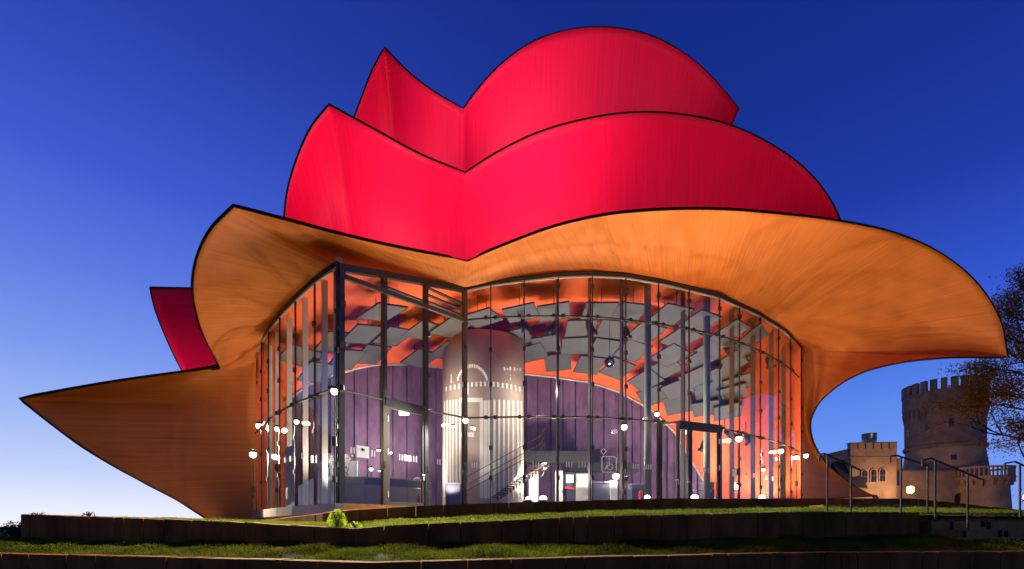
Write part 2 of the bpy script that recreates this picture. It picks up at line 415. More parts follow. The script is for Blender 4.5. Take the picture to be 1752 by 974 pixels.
# subtle rise of the ceiling is kept in world space
bvh_c = BVHTree.FromPolygons([v-Vector((0, 0, .75)) for v in VC], polys)
bvh_top = BVHTree.FromPolygons(VC, polys)

# --- lights of the red shells (floodlights standing on the roof behind each rim)
def spot(loc, target, power, col, size=70, r=.35, blend=1.0):
    d = bpy.data.lights.new('roof_flood_light', 'SPOT'); d.energy = power; d.color = col; d.spot_size = math.radians(size); d.spot_blend = blend; d.shadow_soft_size = r
    o = bpy.data.objects.new('roof_flood_light', d); COL.objects.link(o); o.location = loc
    o.rotation_euler = (Vector(target)-Vector(loc)).to_track_quat('-Z', 'Y').to_euler(); return o
def point(loc, power, col, r=.1, name='lamp_light'):
    d = bpy.data.lights.new(name, 'POINT'); d.energy = power; d.color = col; d.shadow_soft_size = r
    o = bpy.data.objects.new(name, d); COL.objects.link(o); o.location = loc; return o
PINK = (1, .80, .90)
for (lx, ly, lD), (tx, ty, tD), pw, sz in [
    ((610,432,24.5), (640,320,28), 2300, 84), ((560,425,25.5), (530,290,28), 260, 110), ((880,432,25.5), (865,345,29), 1100, 80), ((970,395,24.8), (945,265,28), 1900, 84),
    ((1110,378,24.5), (1080,290,28), 620, 110), ((1290,382,26), (1270,300,30), 560, 125), ((1390,395,28), (1370,350,31), 170, 120), ((740,455,26), (760,360,30), 260, 110)]:
    spot(P(lx, ly, lD+(1.5 if sz < 95 else 0)), P(tx, ty, tD), pw*(.46 if sz < 95 else .52), PINK, 150)
for (lx, ly, lD), (tx, ty, tD), pw, sz in [
    ((700,300,30), (715,215,33), 1250, 88), ((850,290,30), (860,215,34), 700, 85), ((930,245,29.5), (920,130,33), 1900, 82), ((1110,212,29.5), (1090,130,33), 600, 120), ((1200,225,31), (1190,170,34), 300, 120), ((640,260,29.5), (650,150,32), 260, 110)]:
    spot(P(lx, ly, lD+(1.5 if sz < 95 else 0)), P(tx, ty, tD), pw*(.46 if sz < 95 else .52), PINK, 150)
spot(P(330, 700, 33), P(330, 560, 35), 520, (1, .8, .9), 120)

# ------------------------------------------------------------------ glazed facade
RX = [795, 840, 897, 955, 1013, 1070, 1126, 1178, 1230, 1264, 1300, 1331, 1352, 1370]
LX = [440, 449, 461, 480, 507, 540, 577]
SX = [583, 657, 728, 795]
def pane(pts_bottom, x0, x1, z0, ztop, name='glass_pane'):
    """pane between two photo columns; ztop = function of column"""
    n = 6; V = []; F = []
    a = FP(x0, 0); b = FP(x1, 0); t = (b-a); t.z = 0; L_ = t.length; t.normalize(); g = .012
    xs = [x0+(x1-x0)*i/n for i in range(n+1)]
    A = []; B = []
    for i, x in enumerate(xs):
        f = i/n; q = a+t*(g+(L_-2*g)*f)
        zz = ztop(x)
        A.append(Vector((q.x, q.y, z0(x) if callable(z0) else z0))); B.append(Vector((q.x, q.y, zz)))
    V = A+B; F = [(i, i+1, n+2+i, n+1+i) for i in range(n)]
    return link(name, V, F, 'facade_glass', theatre)
U = lambda x: upper_z(x)
for x0, x1 in zip(RX, RX[1:]):
    if not (1126 <= x0 < 1230): pane(0, x0, x1, FLOOR, lambda x: TRANS-.02)
    pane(0, x0, x1, TRANS+.02, lambda x: U(x)-.02)
    pane(0, x0, x1, lambda x: U(x)+.02, lambda x: HEADZ(x)-.04)
for x0, x1 in zip(LX, LX[1:]):
    pane(0, x0, x1, FLOOR, lambda x: TRANS-.02)
    pane(0, x0, x1, TRANS+.02, lambda x: HEADZ(x)-.05)
for x0, x1 in zip(SX, SX[1:]):
    if x0 != 657: pane(0, x0, x1, FLOOR, lambda x: TRANS-.02)
    pane(0, x0, x1, TRANS+.04, lambda x: U(x)-.08)
    if x0 == 583: pane(0, x0, x1, lambda x: U(x)+.06, lambda x: HEADZ(x)-.15)

def vert(x, out, w, d, z0, z1, name, m, nx=None):
    nn = fnorm(x) if nx is None else nx; t = Vector((-nn.y, nn.x, 0)); p = FP(x, 0)+nn*out
    b = MB(); b.box((p.x, p.y, (z0+z1)/2), (w, d, z1-z0), ax=(t, nn, Vector((0, 0, 1))))
    return b.build(name, m, theatre)
def clamps(par, x, zs, w=.11, h=.16):
    nn = fnorm(x); t = Vector((-nn.y, nn.x, 0))
    for z in zs:
        b = MB(); p = FP(x, z, .05); b.box(p, (w, .09, h), ax=(t, nn, Vector((0, 0, 1)))); b.build('clamp', 'dark_steel', par)
for x in RX[1:]:
    hz = HEADZ(x)
    r_ = vert(x, .03, .04, .05, FLOOR-.3, hz-.02, 'mullion_rod', 'dark_steel')
    clamps(r_, x, [z for z in (FLOOR+1.1, FLOOR+2.2, TRANS+1.2, TRANS+2.45, U(x)+1.1) if z < hz-.25])
for x in LX:
    hz = HEADZ(x)
    r_ = vert(x, .03, .04, .05, FLOOR-.3, hz-.02, 'mullion_rod', 'dark_steel')
    clamps(r_, x, [z for z in (FLOOR+1.1, FLOOR+2.2, TRANS+1.1, TRANS+2.2) if z < hz-.25], .09, .14)
# steel fins standing behind the glass
for x, w in [(449,.16),(461,.17),(480,.18),(507,.18),(540,.18),(955,.2),(1013,.2),(1070,.2),(1178,.2),(1264,.2),(1300,.2),(1331,.2),(1352,.2),(1365,.2)]:
    vert(x, -.2-w/2, .05, w, FLOOR-.3, HEADZ(x)+.25, 'steel_fin', 'lit_fin' if x < 560 else 'warm_steel')
# main columns
for x, r, m_ in [(590, .13, 'column_paint'), (1117, .13, 'column_paint'), (1221, .13, 'column_paint')]:
    p = FP(x, 0, -.35); b = MB(); b.tube([(p.x, p.y, FLOOR-.3), (p.x, p.y, HEADZ(x)+.35)], r, 16); b.build('steel_column', m_, theatre, True)
# corner and notch posts, door-bay posts
nS = fnorm(690)
vert(583, .0, .17, .17, FLOOR-.3, HEADZ(583)+.02, 'corner_post', 'dark_steel', nS)
cp = [o for o in theatre.children if o.name.startswith('corner_post')][0]
clamps(cp, 583, (TRANS, TRANS+1.3, TRANS+2.5, U(600)), .2, .2)
for x in (657, 728): vert(x, 0, .14, .16, FLOOR-.3, HEADZ(x)-.01, 'facade_post', 'warm_steel' if x == 657 else 'dark_steel', nS)
vert(795, 0, .15, .15, FLOOR-.3, HEADZ(795)-.01, 'facade_post', 'warm_steel', nS)
for x in (653.5, ): vert(x, .1, .05, .05, TRANS-.2, HEADZ(x)-.3, 'mullion_rod', 'dark_steel', nS)
for x in (793, 657, 731):
    o = [q for q in theatre.children if q.name.startswith('facade_post')]
    clamps(o[0], x, (TRANS+1.2, TRANS+2.6, FLOOR+1.3), .12, .16)

# transom bars (rods with paired clamps at every joint)
def transom(xs, zf, name, r=.035, out=.07, paired=True):
    pts = []
    for x0, x1 in zip(xs, xs[1:]):
        for k in range(4): pts.append(x0+(x1-x0)*k/4)
    pts.append(xs[-1])
    b = MB(); b.tube([FP(x, zf(x), out) for x in pts], r, 8); o = b.build(name, 'dark_steel', theatre)
    for x in xs[1:-1] if paired else ():
        nn = fnorm(x); t = Vector((-nn.y, nn.x, 0))
        for s in (-.17, .17):
            p = FP(x, zf(x), out)+t*s; c_ = MB(); c_.box(p, (.12, .11, .12), ax=(t, nn, Vector((0, 0, 1)))); c_.build('clamp', 'dark_steel', o)
    return o
transom(RX, lambda x: TRANS, 'transom_bar'); transom(RX, U, 'transom_bar')
transom(LX+[583], lambda x: TRANS, 'transom_bar')
transom([583, 657], lambda x: TRANS, 'transom_bar'); transom([728, 795], lambda x: TRANS, 'transom_bar')
# raking bar across the straight bays and the louvre blades above it
def sbar(x0, z0, x1, z1, w, h, name='raking_bar', m_='dark_steel', out=.0):
    b = MB(); b.bar(FP(x0, z0, out), FP(x1, z1, out), w, h); return b.build(name, m_, theatre)
def ztop(x): return HEADZ(x)
sbar(585, U(585)-.02, 794, U(794), .1, .14, 'raking_bar', 'warm_steel', .03)
for (x0, x1) in ((661, 725), (732, 791)):
    n_ = 3 if x0 < 700 else 4
    for k in range(n_):
        if x0 < 700:
            za = U(x0)+.2+(k)*.36; zb = U(x1)+.18+k*.24
        else:
            za = U(x0)+.22+k*.24; zb = U(x1)+.15+k*.22
        if za < HEADZ(x0)-.1: sbar(x0, za, x1, min(zb, HEADZ(x1)-.12), .12, .045, 'louvre_blade')
# head frame following the canopy
def headframe(xs, w, name, m_, dz=0.0, out=0.0):
    b = MB(); pts = [FP(x, HEADZ(x)+dz, out) for x in xs]
    b.tube(pts, w, 6); return b.build(name, m_, theatre)
headframe(list(range(796, 1371, 14))+[1370], .085, 'head_frame', 'dark_steel', .0)
headframe(list(range(797, 1369, 14)), .04, 'head_channel', 'fin_steel', -.12, .02)
headframe([438, 440, 443, 449, 455, 463, 472, 483, 496, 510, 522, 535, 548, 560, 570, 578], .09, 'head_frame', 'dark_steel', .03)
headframe([442, 449, 455, 463, 472, 483, 496, 510, 522, 535, 548, 560, 570, 577], .04, 'head_channel', 'fin_steel', -.1, .02)
b = MB()
for x0, x1 in ((583, 657), (657, 728), (728, 796)): b.bar(FP(x0, HEADZ(x0)-.06), FP(x1, HEADZ(x1)-.06), .16, .2)
b.build('head_frame', 'dark_steel', theatre)

# plinth and sill under the left-hand glass
b = MB()
for x0, x1 in zip([437]+LX[1:], LX[1:]+[584]):
    a, c_ = FP(x0, 0, .14), FP(x1, 0, .14); a2, c2 = FP(x0, 0, -.5), FP(x1, 0, -.5)
    b.quad((a.x, a.y, FLOOR-.02), (c_.x, c_.y, FLOOR-.02), (c2.x, c2.y, FLOOR-.02), (a2.x, a2.y, FLOOR-.02))
    b.quad((a.x, a.y, FLOOR-.02), (a.x, a.y, FLOOR-.32), (c_.x, c_.y, FLOOR-.32), (c_.x, c_.y, FLOOR-.02))
b.build('window_sill', 'plinth', theatre)
b = MB()
for x0, x1 in zip([437]+LX[1:], LX[1:]+[584]):
    a, c_ = FP(x0, 0, .02), FP(x1, 0, .02)
    b.quad((a.x, a.y, FLOOR-.3), (a.x, a.y, FLOOR-1.3), (c_.x, c_.y, FLOOR-1.3), (c_.x, c_.y, FLOOR-.3))
for x0, x1 in zip([583, 657, 728], [657, 728, 795]):
    a, c_ = FP(x0, 0, .1), FP(x1, 0, .1)
    b.quad((a.x, a.y, FLOOR), (a.x, a.y, FLOOR-1.3), (c_.x, c_.y, FLOOR-1.3), (c_.x, c_.y, FLOOR))
b.build('plinth', 'step_concrete', theatre)

# doors --------------------------------------------------------------
def door(x0, x1, m_, out=.0, zt=TRANS-.12, hinge_left=True, openang=0, par=theatre, hx=None):
    a = FP(x0, FLOOR, out); c_ = FP(x1, FLOOR, out); t = (c_-a).normalized(); w = (c_-a).length; nn = Vector((t.y, -t.x, 0))
    if openang:
        R_ = Matrix.Rotation(openang, 3, 'Z'); t = R_ @ t; nn = R_ @ nn
    Zv = Vector((0, 0, 1)); h = zt-FLOOR; b = MB(); s = .09
    def bx(u0, u1, z0, z1, mb=b, d=.07, o=0):
        mb.box(a+t*((u0+u1)/2)+nn*o+Zv*((z0+z1)/2), (abs(u1-u0), d, z1-z0), ax=(t, nn, Zv))
    bx(0, s, 0, h); bx(w-s, w, 0, h); bx(s, w-s, h-s, h); bx(s, w-s, 0, .12)
    o = b.build('door', m_, par)
    g = MB(); g.quad(a+t*s+Zv*.12, a+t*(w-s)+Zv*.12, a+t*(w-s)+Zv*(h-s), a+t*s+Zv*(h-s)); g.build('door_glass', 'facade_glass', o)
    hb = MB(); u = w-s/2 if hinge_left else s/2; sgn = -1 if hinge_left else 1
    hb.bar(a+t*u+nn*.05+Zv*1.06, a+t*u+nn*.11+Zv*1.06, .03); hb.bar(a+t*u+nn*.11+Zv*1.06, a+t*(u+sgn*.14)+nn*.11+Zv*1.06, .028)
    hb.box(a+t*u+nn*.045+Zv*.95, (.03, .02, .12), ax=(t, nn, Zv))
    hb.build('handle', 'white_paint', o)
    for z in (.35, 1.7, 2.75):
        k = MB(); u = .02 if hinge_left else w-.02; k.box(a+t*u+nn*.05+Zv*z, (.03, .03, .2), ax=(t, nn, Zv)); k.build('hinge', 'white_paint', o)
    return o, a, t, nn, w
door(661, 725, 'warm_steel', .02)
b = MB(); b.bar(FP(657, TRANS-.03, .03), FP(729, TRANS-.03, .03), .16, .24); b.build('door_head', 'dark_steel', theatre)
door(1129, 1156, 'dark_steel', .0, TRANS-.03, True, -.9)
door(1180, 1229, 'dark_steel', .02, TRANS-.12, False)
door(1157, 1179, 'dark_steel', .02, TRANS-.12, True)
b = MB(); b.bar(FP(1158, TRANS-.02, .05), FP(1232, TRANS-.02, .05), .16, .26); b.build('door_head', 'dark_steel', theatre)
for x in (1128, 1179, 1231): vert(x, .0, .13, .16, FLOOR-.3, TRANS+.05 if x != 1231 else TRANS, 'door_post', 'dark_steel')

# marks on the glass: groups of three short white bars, plaques, wheelchair sign
def gl(x, z, out=.03): return FP(x, z, out)
def strip_on_glass(mb, x, z, w, h, out=.03):
    p = gl(x, z, out); nn = fnorm(x) if not (583 < x < 795) else nS; t = Vector((-nn.y, nn.x, 0)); Z_ = Vector((0, 0, 1))
    mb.box(p, (w, .006, h), ax=(t, nn, Z_))
ZM = EYE+2.35
for grp in ([600, 605], [635.5, 640], [683, 687, 691], [702, 707, 711.5], [748, 752], [808, 812, 816], [912, 917, 921], [969, 973, 978], [991, 996, 1001], [1083, 1087, 1091], [1105, 1109, 1113], [1190, 1194, 1198], [1211, 1214], [1238, 1241, 1244], [518, 521.5], [523.5, 526]):
    b = MB()
    for x in grp: strip_on_glass(b, x, ZM-.02, .035, .19)
    b.build('glass_marking', 'vinyl', theatre)
for x, w, h in ((620, .42, .36), (696, .22, .2), (498, .16, .2), (489, .14, .17), (1204, .14, .17), (1257, .42, .3), (1275, .2, .2), (1289, .15, .18), (1310, .2, .2), (1321, .2, .2), (492, .14, .38)):
    b = MB(); strip_on_glass(b, x, ZM-(1.15 if x == 492 else .02), w, h); o = b.build('glass_plaque', 'vinyl', theatre)
    if x == 620:
        b = MB(); p = gl(x, ZM+.04, .04)
        nn = nS; t = Vector((-nn.y, nn.x, 0)); Z_ = Vector((0, 0, 1))
        b.box(p, (.12, .006, .05), ax=(t, nn, Z_)); b.box(p+Z_*.03-t*.02, (.06, .006, .04), ax=(t, nn, Z_)); b.build('plaque_print', 'slot_black', o)
# wheelchair pictogram, white outline on the glass
def picto(cx, cz, size):
    c_ = FP(cx, cz, .04); nn = fnorm(cx); t = Vector((-nn.y, nn.x, 0)); Z_ = Vector((0, 0, 1)); s = size/20
    b = MB()
    def pt(u, v, o=0): return c_+t*(u*s)+Z_*(v*s)+nn*o
    R_ = 9.2; r_ = 2.0; pts = []
    for (qx, qy, a0) in ((R_-r_, R_-r_, 0), (-R_+r_, R_-r_, 90), (-R_+r_, -R_+r_, 180), (R_-r_, -R_+r_, 270)):
        for k in range(5):
            a = math.radians(a0+90*k/4); pts.append((qx+r_*math.cos(a), qy+r_*math.sin(a)))
    pts.append(pts[0])
    for p0, p1 in zip(pts, pts[1:]): b.bar(pt(*p0), pt(*p1), .012, .9*s, up=nn) if False else b.bar(pt(*p0), pt(*p1), 1.3*s, .012, up=nn)
    ring = [(1.2+3.6*math.cos(math.radians(a)), -2.6+3.6*math.sin(math.radians(a))) for a in range(-200, 75, 18)]
    for p0, p1 in zip(ring, ring[1:]): b.bar(pt(*p0), pt(*p1), .95*s, .012, up=nn)
    for p0, p1, w in (((0.2, 4.2), (0.5, -1.0), 1.7), ((.4, -1.0), (-3.4, -1.4), 1.4), ((-3.4, -1.4), (-4.6, -6.0), 1.2), ((.2, 1.6), (-3.0, 1.2), 1.0)):
        b.bar(pt(*p0), pt(*p1), w*s, .012, up=nn)
    for k in range(8):
        a = PI*k/8; b.bar(pt(.1-1.2*math.cos(a), 6.0-1.2*math.sin(a)), pt(.1+1.2*math.cos(a), 6.0+1.2*math.sin(a)), .8*s, .012, up=nn)
    return b.build('wheelchair_pictogram', 'vinyl', theatre)
picto(1041.5, EYE+(905-795)*FD(1041)/1168, .62)
b = MB(); c_ = FP(1032, EYE+(905-773)*FD(1032)/1168, .04); nn = fnorm(1032); t = Vector((-nn.y, nn.x, 0))
q = [c_+t*.11, c_+Vector((0, 0, .11)), c_-t*.11, c_-Vector((0, 0, .11))]
for i in range(4): b.bar(q[i], q[(i+1) % 4], .025, .012, up=nn)
b.build('diamond_sticker', 'vinyl', theatre)
b = MB(); b.box(FP(491, FLOOR+1.05, -.1), (.9, .03, 2.0), ax=(Vector((-fnorm(491).y, fnorm(491).x, 0)), fnorm(491), Vector((0, 0, 1)))); b.build('blind_panel', 'white_paint', theatre)

# ------------------------------------------------------------------ interior of the foyer
# folded auditorium wall
back = [(490,690,30.5),(530,660,30.5),(560,648,30.5),(590,638,30.8),(640,626,31.5),(700,625,33),(745,630,34),(800,634,35),(870,639,35.5),(940,646,36),(1010,656,36.5),(1058,672,37),(1111,701,38),(1151,738,38.5),(1205,830,39)]
bx_ = [q[0] for q in back]
def bk(x): return P(x, np.interp(x, bx_, [q[1] for q in back]), np.interp(x, bx_, [q[2] for q in back]))
aud = empty('auditorium_wall', (0, 24, FLOOR)); put(aud, theatre)
xs = [490, 503, 517, 532, 548, 566, 585, 606, 628, 650, 672, 695, 720, 745, 772, 800, 828, 856, 880, 900, 920, 942, 963, 984, 1006, 1032, 1058, 1080, 1096, 1112, 1126, 1140, 1153, 1166, 1179, 1192, 1204]
for i, (x0, x1) in enumerate(zip(xs, xs[1:])):
    a, c_ = bk(x0), bk(x1); t = (c_-a); t.z = 0; t.normalize(); nn = Vector((t.y, -t.x, 0))
    k = .10 if i % 2 else -.02; g = .02
    f0, f1 = nn*(.05+k), nn*(.05-k*.4)
    A = a+t*g+f0; B = c_-t*g+f1; d = -nn*.12
    V = []
    for q, zt in ((A, a.z), (B, c_.z)):
        V += [Vector((q.x, q.y, FLOOR-.1)), Vector((q.x, q.y, zt)), Vector((q.x, q.y, FLOOR-.1))+d, Vector((q.x, q.y, zt))+d]
    F = [(0, 4, 5, 1), (2, 3, 7, 6), (0, 1, 3, 2), (4, 6, 7, 5), (1, 5, 7, 3), (0, 2, 6, 4)]
    link('wall_panel', V, F, 'purple_cloth' if i % 3 else 'purple_cloth', aud)
# wall behind the panels and coping rail
b = MB()
for x0, x1 in zip(xs, xs[1:]):
    a, c_ = bk(x0), bk(x1); t = (c_-a); t.z = 0; t.normalize(); nn = Vector((t.y, -t.x, 0))*-.14
    b.quad((a.x+nn.x, a.y+nn.y, FLOOR-.1), (c_.x+nn.x, c_.y+nn.y, FLOOR-.1), (c_.x+nn.x, c_.y+nn.y, c_.z+.1), (a.x+nn.x, a.y+nn.y, a.z+.1))
b.build('wall_backing', 'purple_dark', aud)
b = MB(); b.tube([bk(x)+Vector((0, -.12, .0)) for x in xs], .05, 6); b.build('wall_coping', 'fin_steel', aud)

# floor slab of the foyer
b = MB(); fl = [FP(x, FLOOR-.06, -.05) for x in [440, 461, 507, 540, 577, 583, 657, 728, 795, 897, 1013, 1126, 1230, 1300, 1352, 1370]]+[Vector((P(1225,0,40).x, P(1225,0,40).y, FLOOR-.06)), Vector((-9, 27, FLOOR-.06)), Vector((-10, 21.5, FLOOR-.06))]
b.v = fl; b.f = [tuple(range(len(fl)))]; b.build('foyer_floor', 'paving', theatre)

# plastered stair drum; the facade picture projected on it is laid on as pale stripes
cc = P(827, 905, 30.2); cr = 70*30.2*K/FPX*1.0
ccx, ccy = cc.x, cc.y+.3; DR = 1.83
b = MB(); b.lathe((ccx, ccy, FLOOR-.1), [(DR, 0), (DR, 7.55), (DR-.12, 7.6), (.01, 7.6)], 48); drum = b.build('stair_drum', 'column_plaster', theatre, True)
def onDrum(mb, px, y0, y1, w):
    """vertical stripe on the drum at photo column px"""
    d = Vector(((px-876)/FPX, 1)); # ray in plan
    A_ = d.x**2+1; B_ = -2*(ccx*d.x+ccy); C_ = ccx**2+ccy**2-(DR+.012)**2; disc = B_*B_-4*A_*C_
    if disc < 0: return
    Y = (-B_-math.sqrt(disc))/(2*A_); X = d.x*Y; D = Y/K
    z0 = EYE+(905-y1)*D/1168; z1 = EYE+(905-y0)*D/1168
    a = math.atan2(Y-ccy, X-ccx); nn = Vector((math.cos(a), math.sin(a), 0)); t = Vector((-nn.y, nn.x, 0))
    mb.box((X, Y, (z0+z1)/2), (w, .012, z1-z0), ax=(t, nn, Vector((0, 0, 1))))
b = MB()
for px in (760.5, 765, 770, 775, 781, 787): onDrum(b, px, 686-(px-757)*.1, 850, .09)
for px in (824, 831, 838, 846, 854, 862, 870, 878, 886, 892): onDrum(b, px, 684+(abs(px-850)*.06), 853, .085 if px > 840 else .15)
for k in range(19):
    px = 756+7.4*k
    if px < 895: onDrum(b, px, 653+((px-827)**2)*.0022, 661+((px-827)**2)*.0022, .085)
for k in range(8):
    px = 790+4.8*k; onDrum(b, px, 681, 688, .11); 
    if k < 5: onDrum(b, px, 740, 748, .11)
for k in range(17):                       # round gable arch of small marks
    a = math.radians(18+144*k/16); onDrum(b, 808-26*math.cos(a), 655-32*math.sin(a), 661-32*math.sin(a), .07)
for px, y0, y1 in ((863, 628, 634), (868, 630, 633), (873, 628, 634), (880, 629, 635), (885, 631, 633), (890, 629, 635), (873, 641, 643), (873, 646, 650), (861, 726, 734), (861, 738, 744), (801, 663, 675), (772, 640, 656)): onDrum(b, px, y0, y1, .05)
b.build('projection_paint', 'projection_paint', drum)

# acoustic panels hung below the ceiling
PAN = [(654,532),(621,569),(575,584),(636,607),(592,615),(544,635),(673,578),(719,612),(725,569),(771,561),(768,598),(825,543),(892,533),(834,584),(883,578),
 (948,533),(1025,529),(1076,532),(1147,538),(1196,552),(1248,568),(1285,582),(993,563),(1046,566),(935,588),(984,590),(1034,597),(1104,570),(1165,580),(1224,592),
 (1262,614),(1082,601),(1147,608),(1201,616),(955,621),(1008,626),(1056,634),(1105,650),(1138,632),(1242,640),(1190,645),(1117,679),(1160,665),(1213,674),(1160,692),(1252,676),(1208,701),(1245,704),(690,545),(512,612),(700,598),(858,552),(1120,545),(975,548),(910,602),(1262,655)]
PAN = [p for p in PAN if p not in ((690,545),(858,552),(975,548),(1120,545),(700,598))]
ctr = Vector((3.0, 29.0, 0))
camp = Vector((0, 0, EYE)); pm = None
for i, (x, y) in enumerate(PAN):
    d = (P(x, y, 30)-camp).normalized(); hit, nrm, _, _ = bvh_c.ray_cast(camp, d)
    if hit is None: continue
    if nrm.z > 0: nrm = -nrm
    if nrm.z > -.75: nrm = (nrm+Vector((0, 0, -1.2))).normalized()
    rad = Vector((hit.x-ctr.x, hit.y-ctr.y, 0)).normalized()
    if x < 790: rad = Vector((nS.x, nS.y, 0))
    Yv = (rad-nrm*rad.dot(nrm)).normalized(); ang = random.uniform(-.03, .03); Yv = Matrix.Rotation(ang, 3, nrm) @ Yv
    Xv = Yv.cross(nrm); w, l = (1.2, 1.3) if x > 790 else (1.15, 1.35)
    hit = hit+Vector((0, 0, random.uniform(-.08, .08)))
    b = MB(); b.box(hit, (w, l, .04), ax=(Xv, Yv, nrm))
    o = b.build('acoustic_panel', 'grey_panel', theatre)
    e = MB()
    for s in (-1, 1):
        e.box(hit+Yv*s*(l/2+.011)-nrm*.0, (w+.04, .02, .06), ax=(Xv, Yv, nrm)); e.box(hit+Xv*s*(w/2+.011), (.02, l, .06), ax=(Xv, Yv, nrm))
    e.build('panel_edge', 'panel_edge', o)
    hh = MB()
    for s in (-1, 1):
        p = hit+Yv*s*l*.3; hh.bar(p, p+Vector((0, 0, .74)), .02)
    hh.build('hanger_rod', 'dark_steel', o)

# ------------------------------------------------------------------ things inside the foyer
def at(x, y, D): return P(x, y, D)
def base_z(p, z): q = Vector(p); q.z = z; return q
# bar counter: faceted curved front with a dark top band
ct = empty('bar_counter', base_z(at(650, 860, 27), FLOOR), 'curved pale bar counter with dark top edge behind the left glass', 'counter')
cpts = [(572, 838, 24.6), (589, 826, 25.0), (624, 825, 25.2), (655, 827, 25.6), (697, 833, 26.4), (722, 838, 27.5), (737, 842, 28.5)]
for i, (a, c_) in enumerate(zip(cpts, cpts[1:])):
    A = base_z(at(a[0], 0, a[2]), FLOOR); B = base_z(at(c_[0], 0, c_[2]), FLOOR); t = (B-A).normalized(); w = (B-A).length; n_ = Vector((t.y, -t.x, 0)); Zv = Vector((0, 0, 1))
    b = MB(); b.box((A+B)/2+Zv*.43, (w-.015, .06, .86), ax=(t, n_, Zv)); b.build('front_panel', 'counter_front', ct)
    b = MB(); b.box((A+B)/2+Zv*1.0-n_*.02, (w-.004, .10, .26), ax=(t, n_, Zv)); b.build('top_band', 'counter_dark' if i > 1 else 'plinth', ct)
    b = MB(); b.box((A+B)/2+Zv*1.15-n_*.28, (w, .66, .035), ax=(t, n_, Zv)); b.build('counter_top', 'plinth', ct)
# white flower arrangements and glowing bar lamps
def flowers(x, y, D, h, w, label, n=90):
    p = base_z(at(x, y, D), 0); zb = at(x, y, D).z
    e = empty('flower_arrangement', (p.x, p.y, zb), label, 'flowers')
    b = MB(); b.lathe((p.x, p.y, zb), [(.06, 0), (.1, .1), (.07, .28), (.09, .36)], 12); b.build('vase', 'counter_dark', e, True)
    b = MB(); s_ = MB()
    for k in range(n):
        a = random.uniform(0, 2*PI); r = w*abs(random.gauss(0, .55)); z = zb+.3+h*random.random()
        c_ = Vector((p.x+r*math.cos(a), p.y+r*math.sin(a), z)); q = random.uniform(.03, .07)
        b.ball(c_, q, 3)
        if k % 3 == 0: s_.bar((p.x, p.y, zb+.25), c_, .012)
    b.build('blossoms', 'flower_white', e); s_.build('stems', 'leaf_dark', e)
flowers(566, 840, 24.8, 1.0, .28, 'tall white flower arrangement at the left end of the bar counter', 80)
flowers(592, 829, 25.4, .8, .22, 'white flower arrangement on the bar counter beside the corner post', 60)
flowers(713, 836, 27.6, .12, .2, 'low bunch of flowers on the right end of the bar counter', 20)
# menu board behind the counter
b = MB(); c_ = at(600, 802, 27); b.box(c_, (.55, .04, .62)); o = b.build('menu_board', 'white_paint'); tag(o, 'bright white board hanging behind the flowers at the bar', 'board')
b = MB(); c_ = at(562.5, 786, 25); b.box(c_, (.2, .03, .42)); o = b.build('notice', 'white_paint'); tag(o, 'small upright white notice left of the corner post', 'notice')

def bulb(mb, c, r): mb.ball(c, r, 8)
def spotlamp(x, y, D, label, r=.1, power=60, col=(1, .88, .68), m_='lamp_warm', pole=None, arm=None, cat='lamp', name='facade_lamp', light=True, group=None, squash=1):
    c = at(x, y, D); zb = pole if pole is not None else c.z-.2; r *= .76
    e = empty(name, (c.x, c.y, zb), label, cat, group)
    b = MB(); b.ball(c, r, 8, squash); b.build('bulb', m_, e, True)
    b = MB(); b.lathe((c.x, c.y, c.z+r*squash*.55), [(r*1.25, 0), (r*.9, r*.8), (.02, r*1.1)], 14); b.build('lamp_cap', 'dark_steel', e, True)
    if pole is not None:
        b = MB(); b.tube([(c.x, c.y+.02, pole), (c.x, c.y+.02, c.z-r*squash-.02)], .024, 8); b.box((c.x, c.y+.02, c.z-1.35), (.11, .11, .26)); b.box((c.x, c.y+.02, pole+.9), (.09, .09, .16)); b.build('pole', 'warm_steel', e)
    if arm is not None:
        b = MB(); b.tube([c+Vector((0, 0, -r*squash*.5)), c+Vector(arm)*.5+Vector((0, 0, -.12)), c+Vector(arm)], .022, 6); b.build('arm', 'dark_steel', e)
    if light and name == 'facade_lamp':      # shaded head: throws its light outwards and down
        n_ = fnorm(min(1368, max(441, x))); sp = spot(c+n_*(r+.05)-Vector((0, 0, .03)), c+(Vector((1.6, -3, -2.2)) if x < 480 else n_*1.2+Vector((0, -3, -1.7))), power*({572: 46, 433: 60, 796.5: 34, 1264: 26, 1336: 24}.get(x, 18) if pole is not None else 8), col, 104 if x < 480 else 140, .07, .35); sp.name = 'lamp_light'
        point(c+n_*(r+.06), power*(.03 if x < 480 else 1.4 if x > 1375 else .12), col, .07)
    elif light: point(c+Vector((0, -r-.06, 0)), power, col, .07)
    return e
fz = FLOOR-.3
def fd(x, o=.35): return FD(x)-o*1.41
WARM = (1, .80, .5)
spotlamp(443, 729, 27.4, 'warm facade lamp high at the far left edge of the glazing', .15, 90, WARM, arm=(.35, .5, -.1))
spotlamp(433, 778, 26.2, 'warm lamp on a short pole in front of the left wing wall', .17, 90, WARM, pole=fz-.1)
spotlamp(474, 734, FD(474)-.4, 'small facade lamp on the left glazing next to the far left one', .11, 45, WARM, pole=fz)
spotlamp(507.5, 722, FD(507)-.4, 'facade lamp on the left glazing midway to the corner post', .10, 45, WARM, arm=(.1, .25, -.1))
spotlamp(572, 670, 18.6, 'brightest pole lamp standing by the corner post of the glazing', .12, 110, WARM, pole=fz)
spotlamp(796.5, 720, FD(796)-.9, 'white pole lamp where the straight glazing meets the curved glazing', .13, 110, (.95, 1, .85), 'lamp_white', pole=fz)
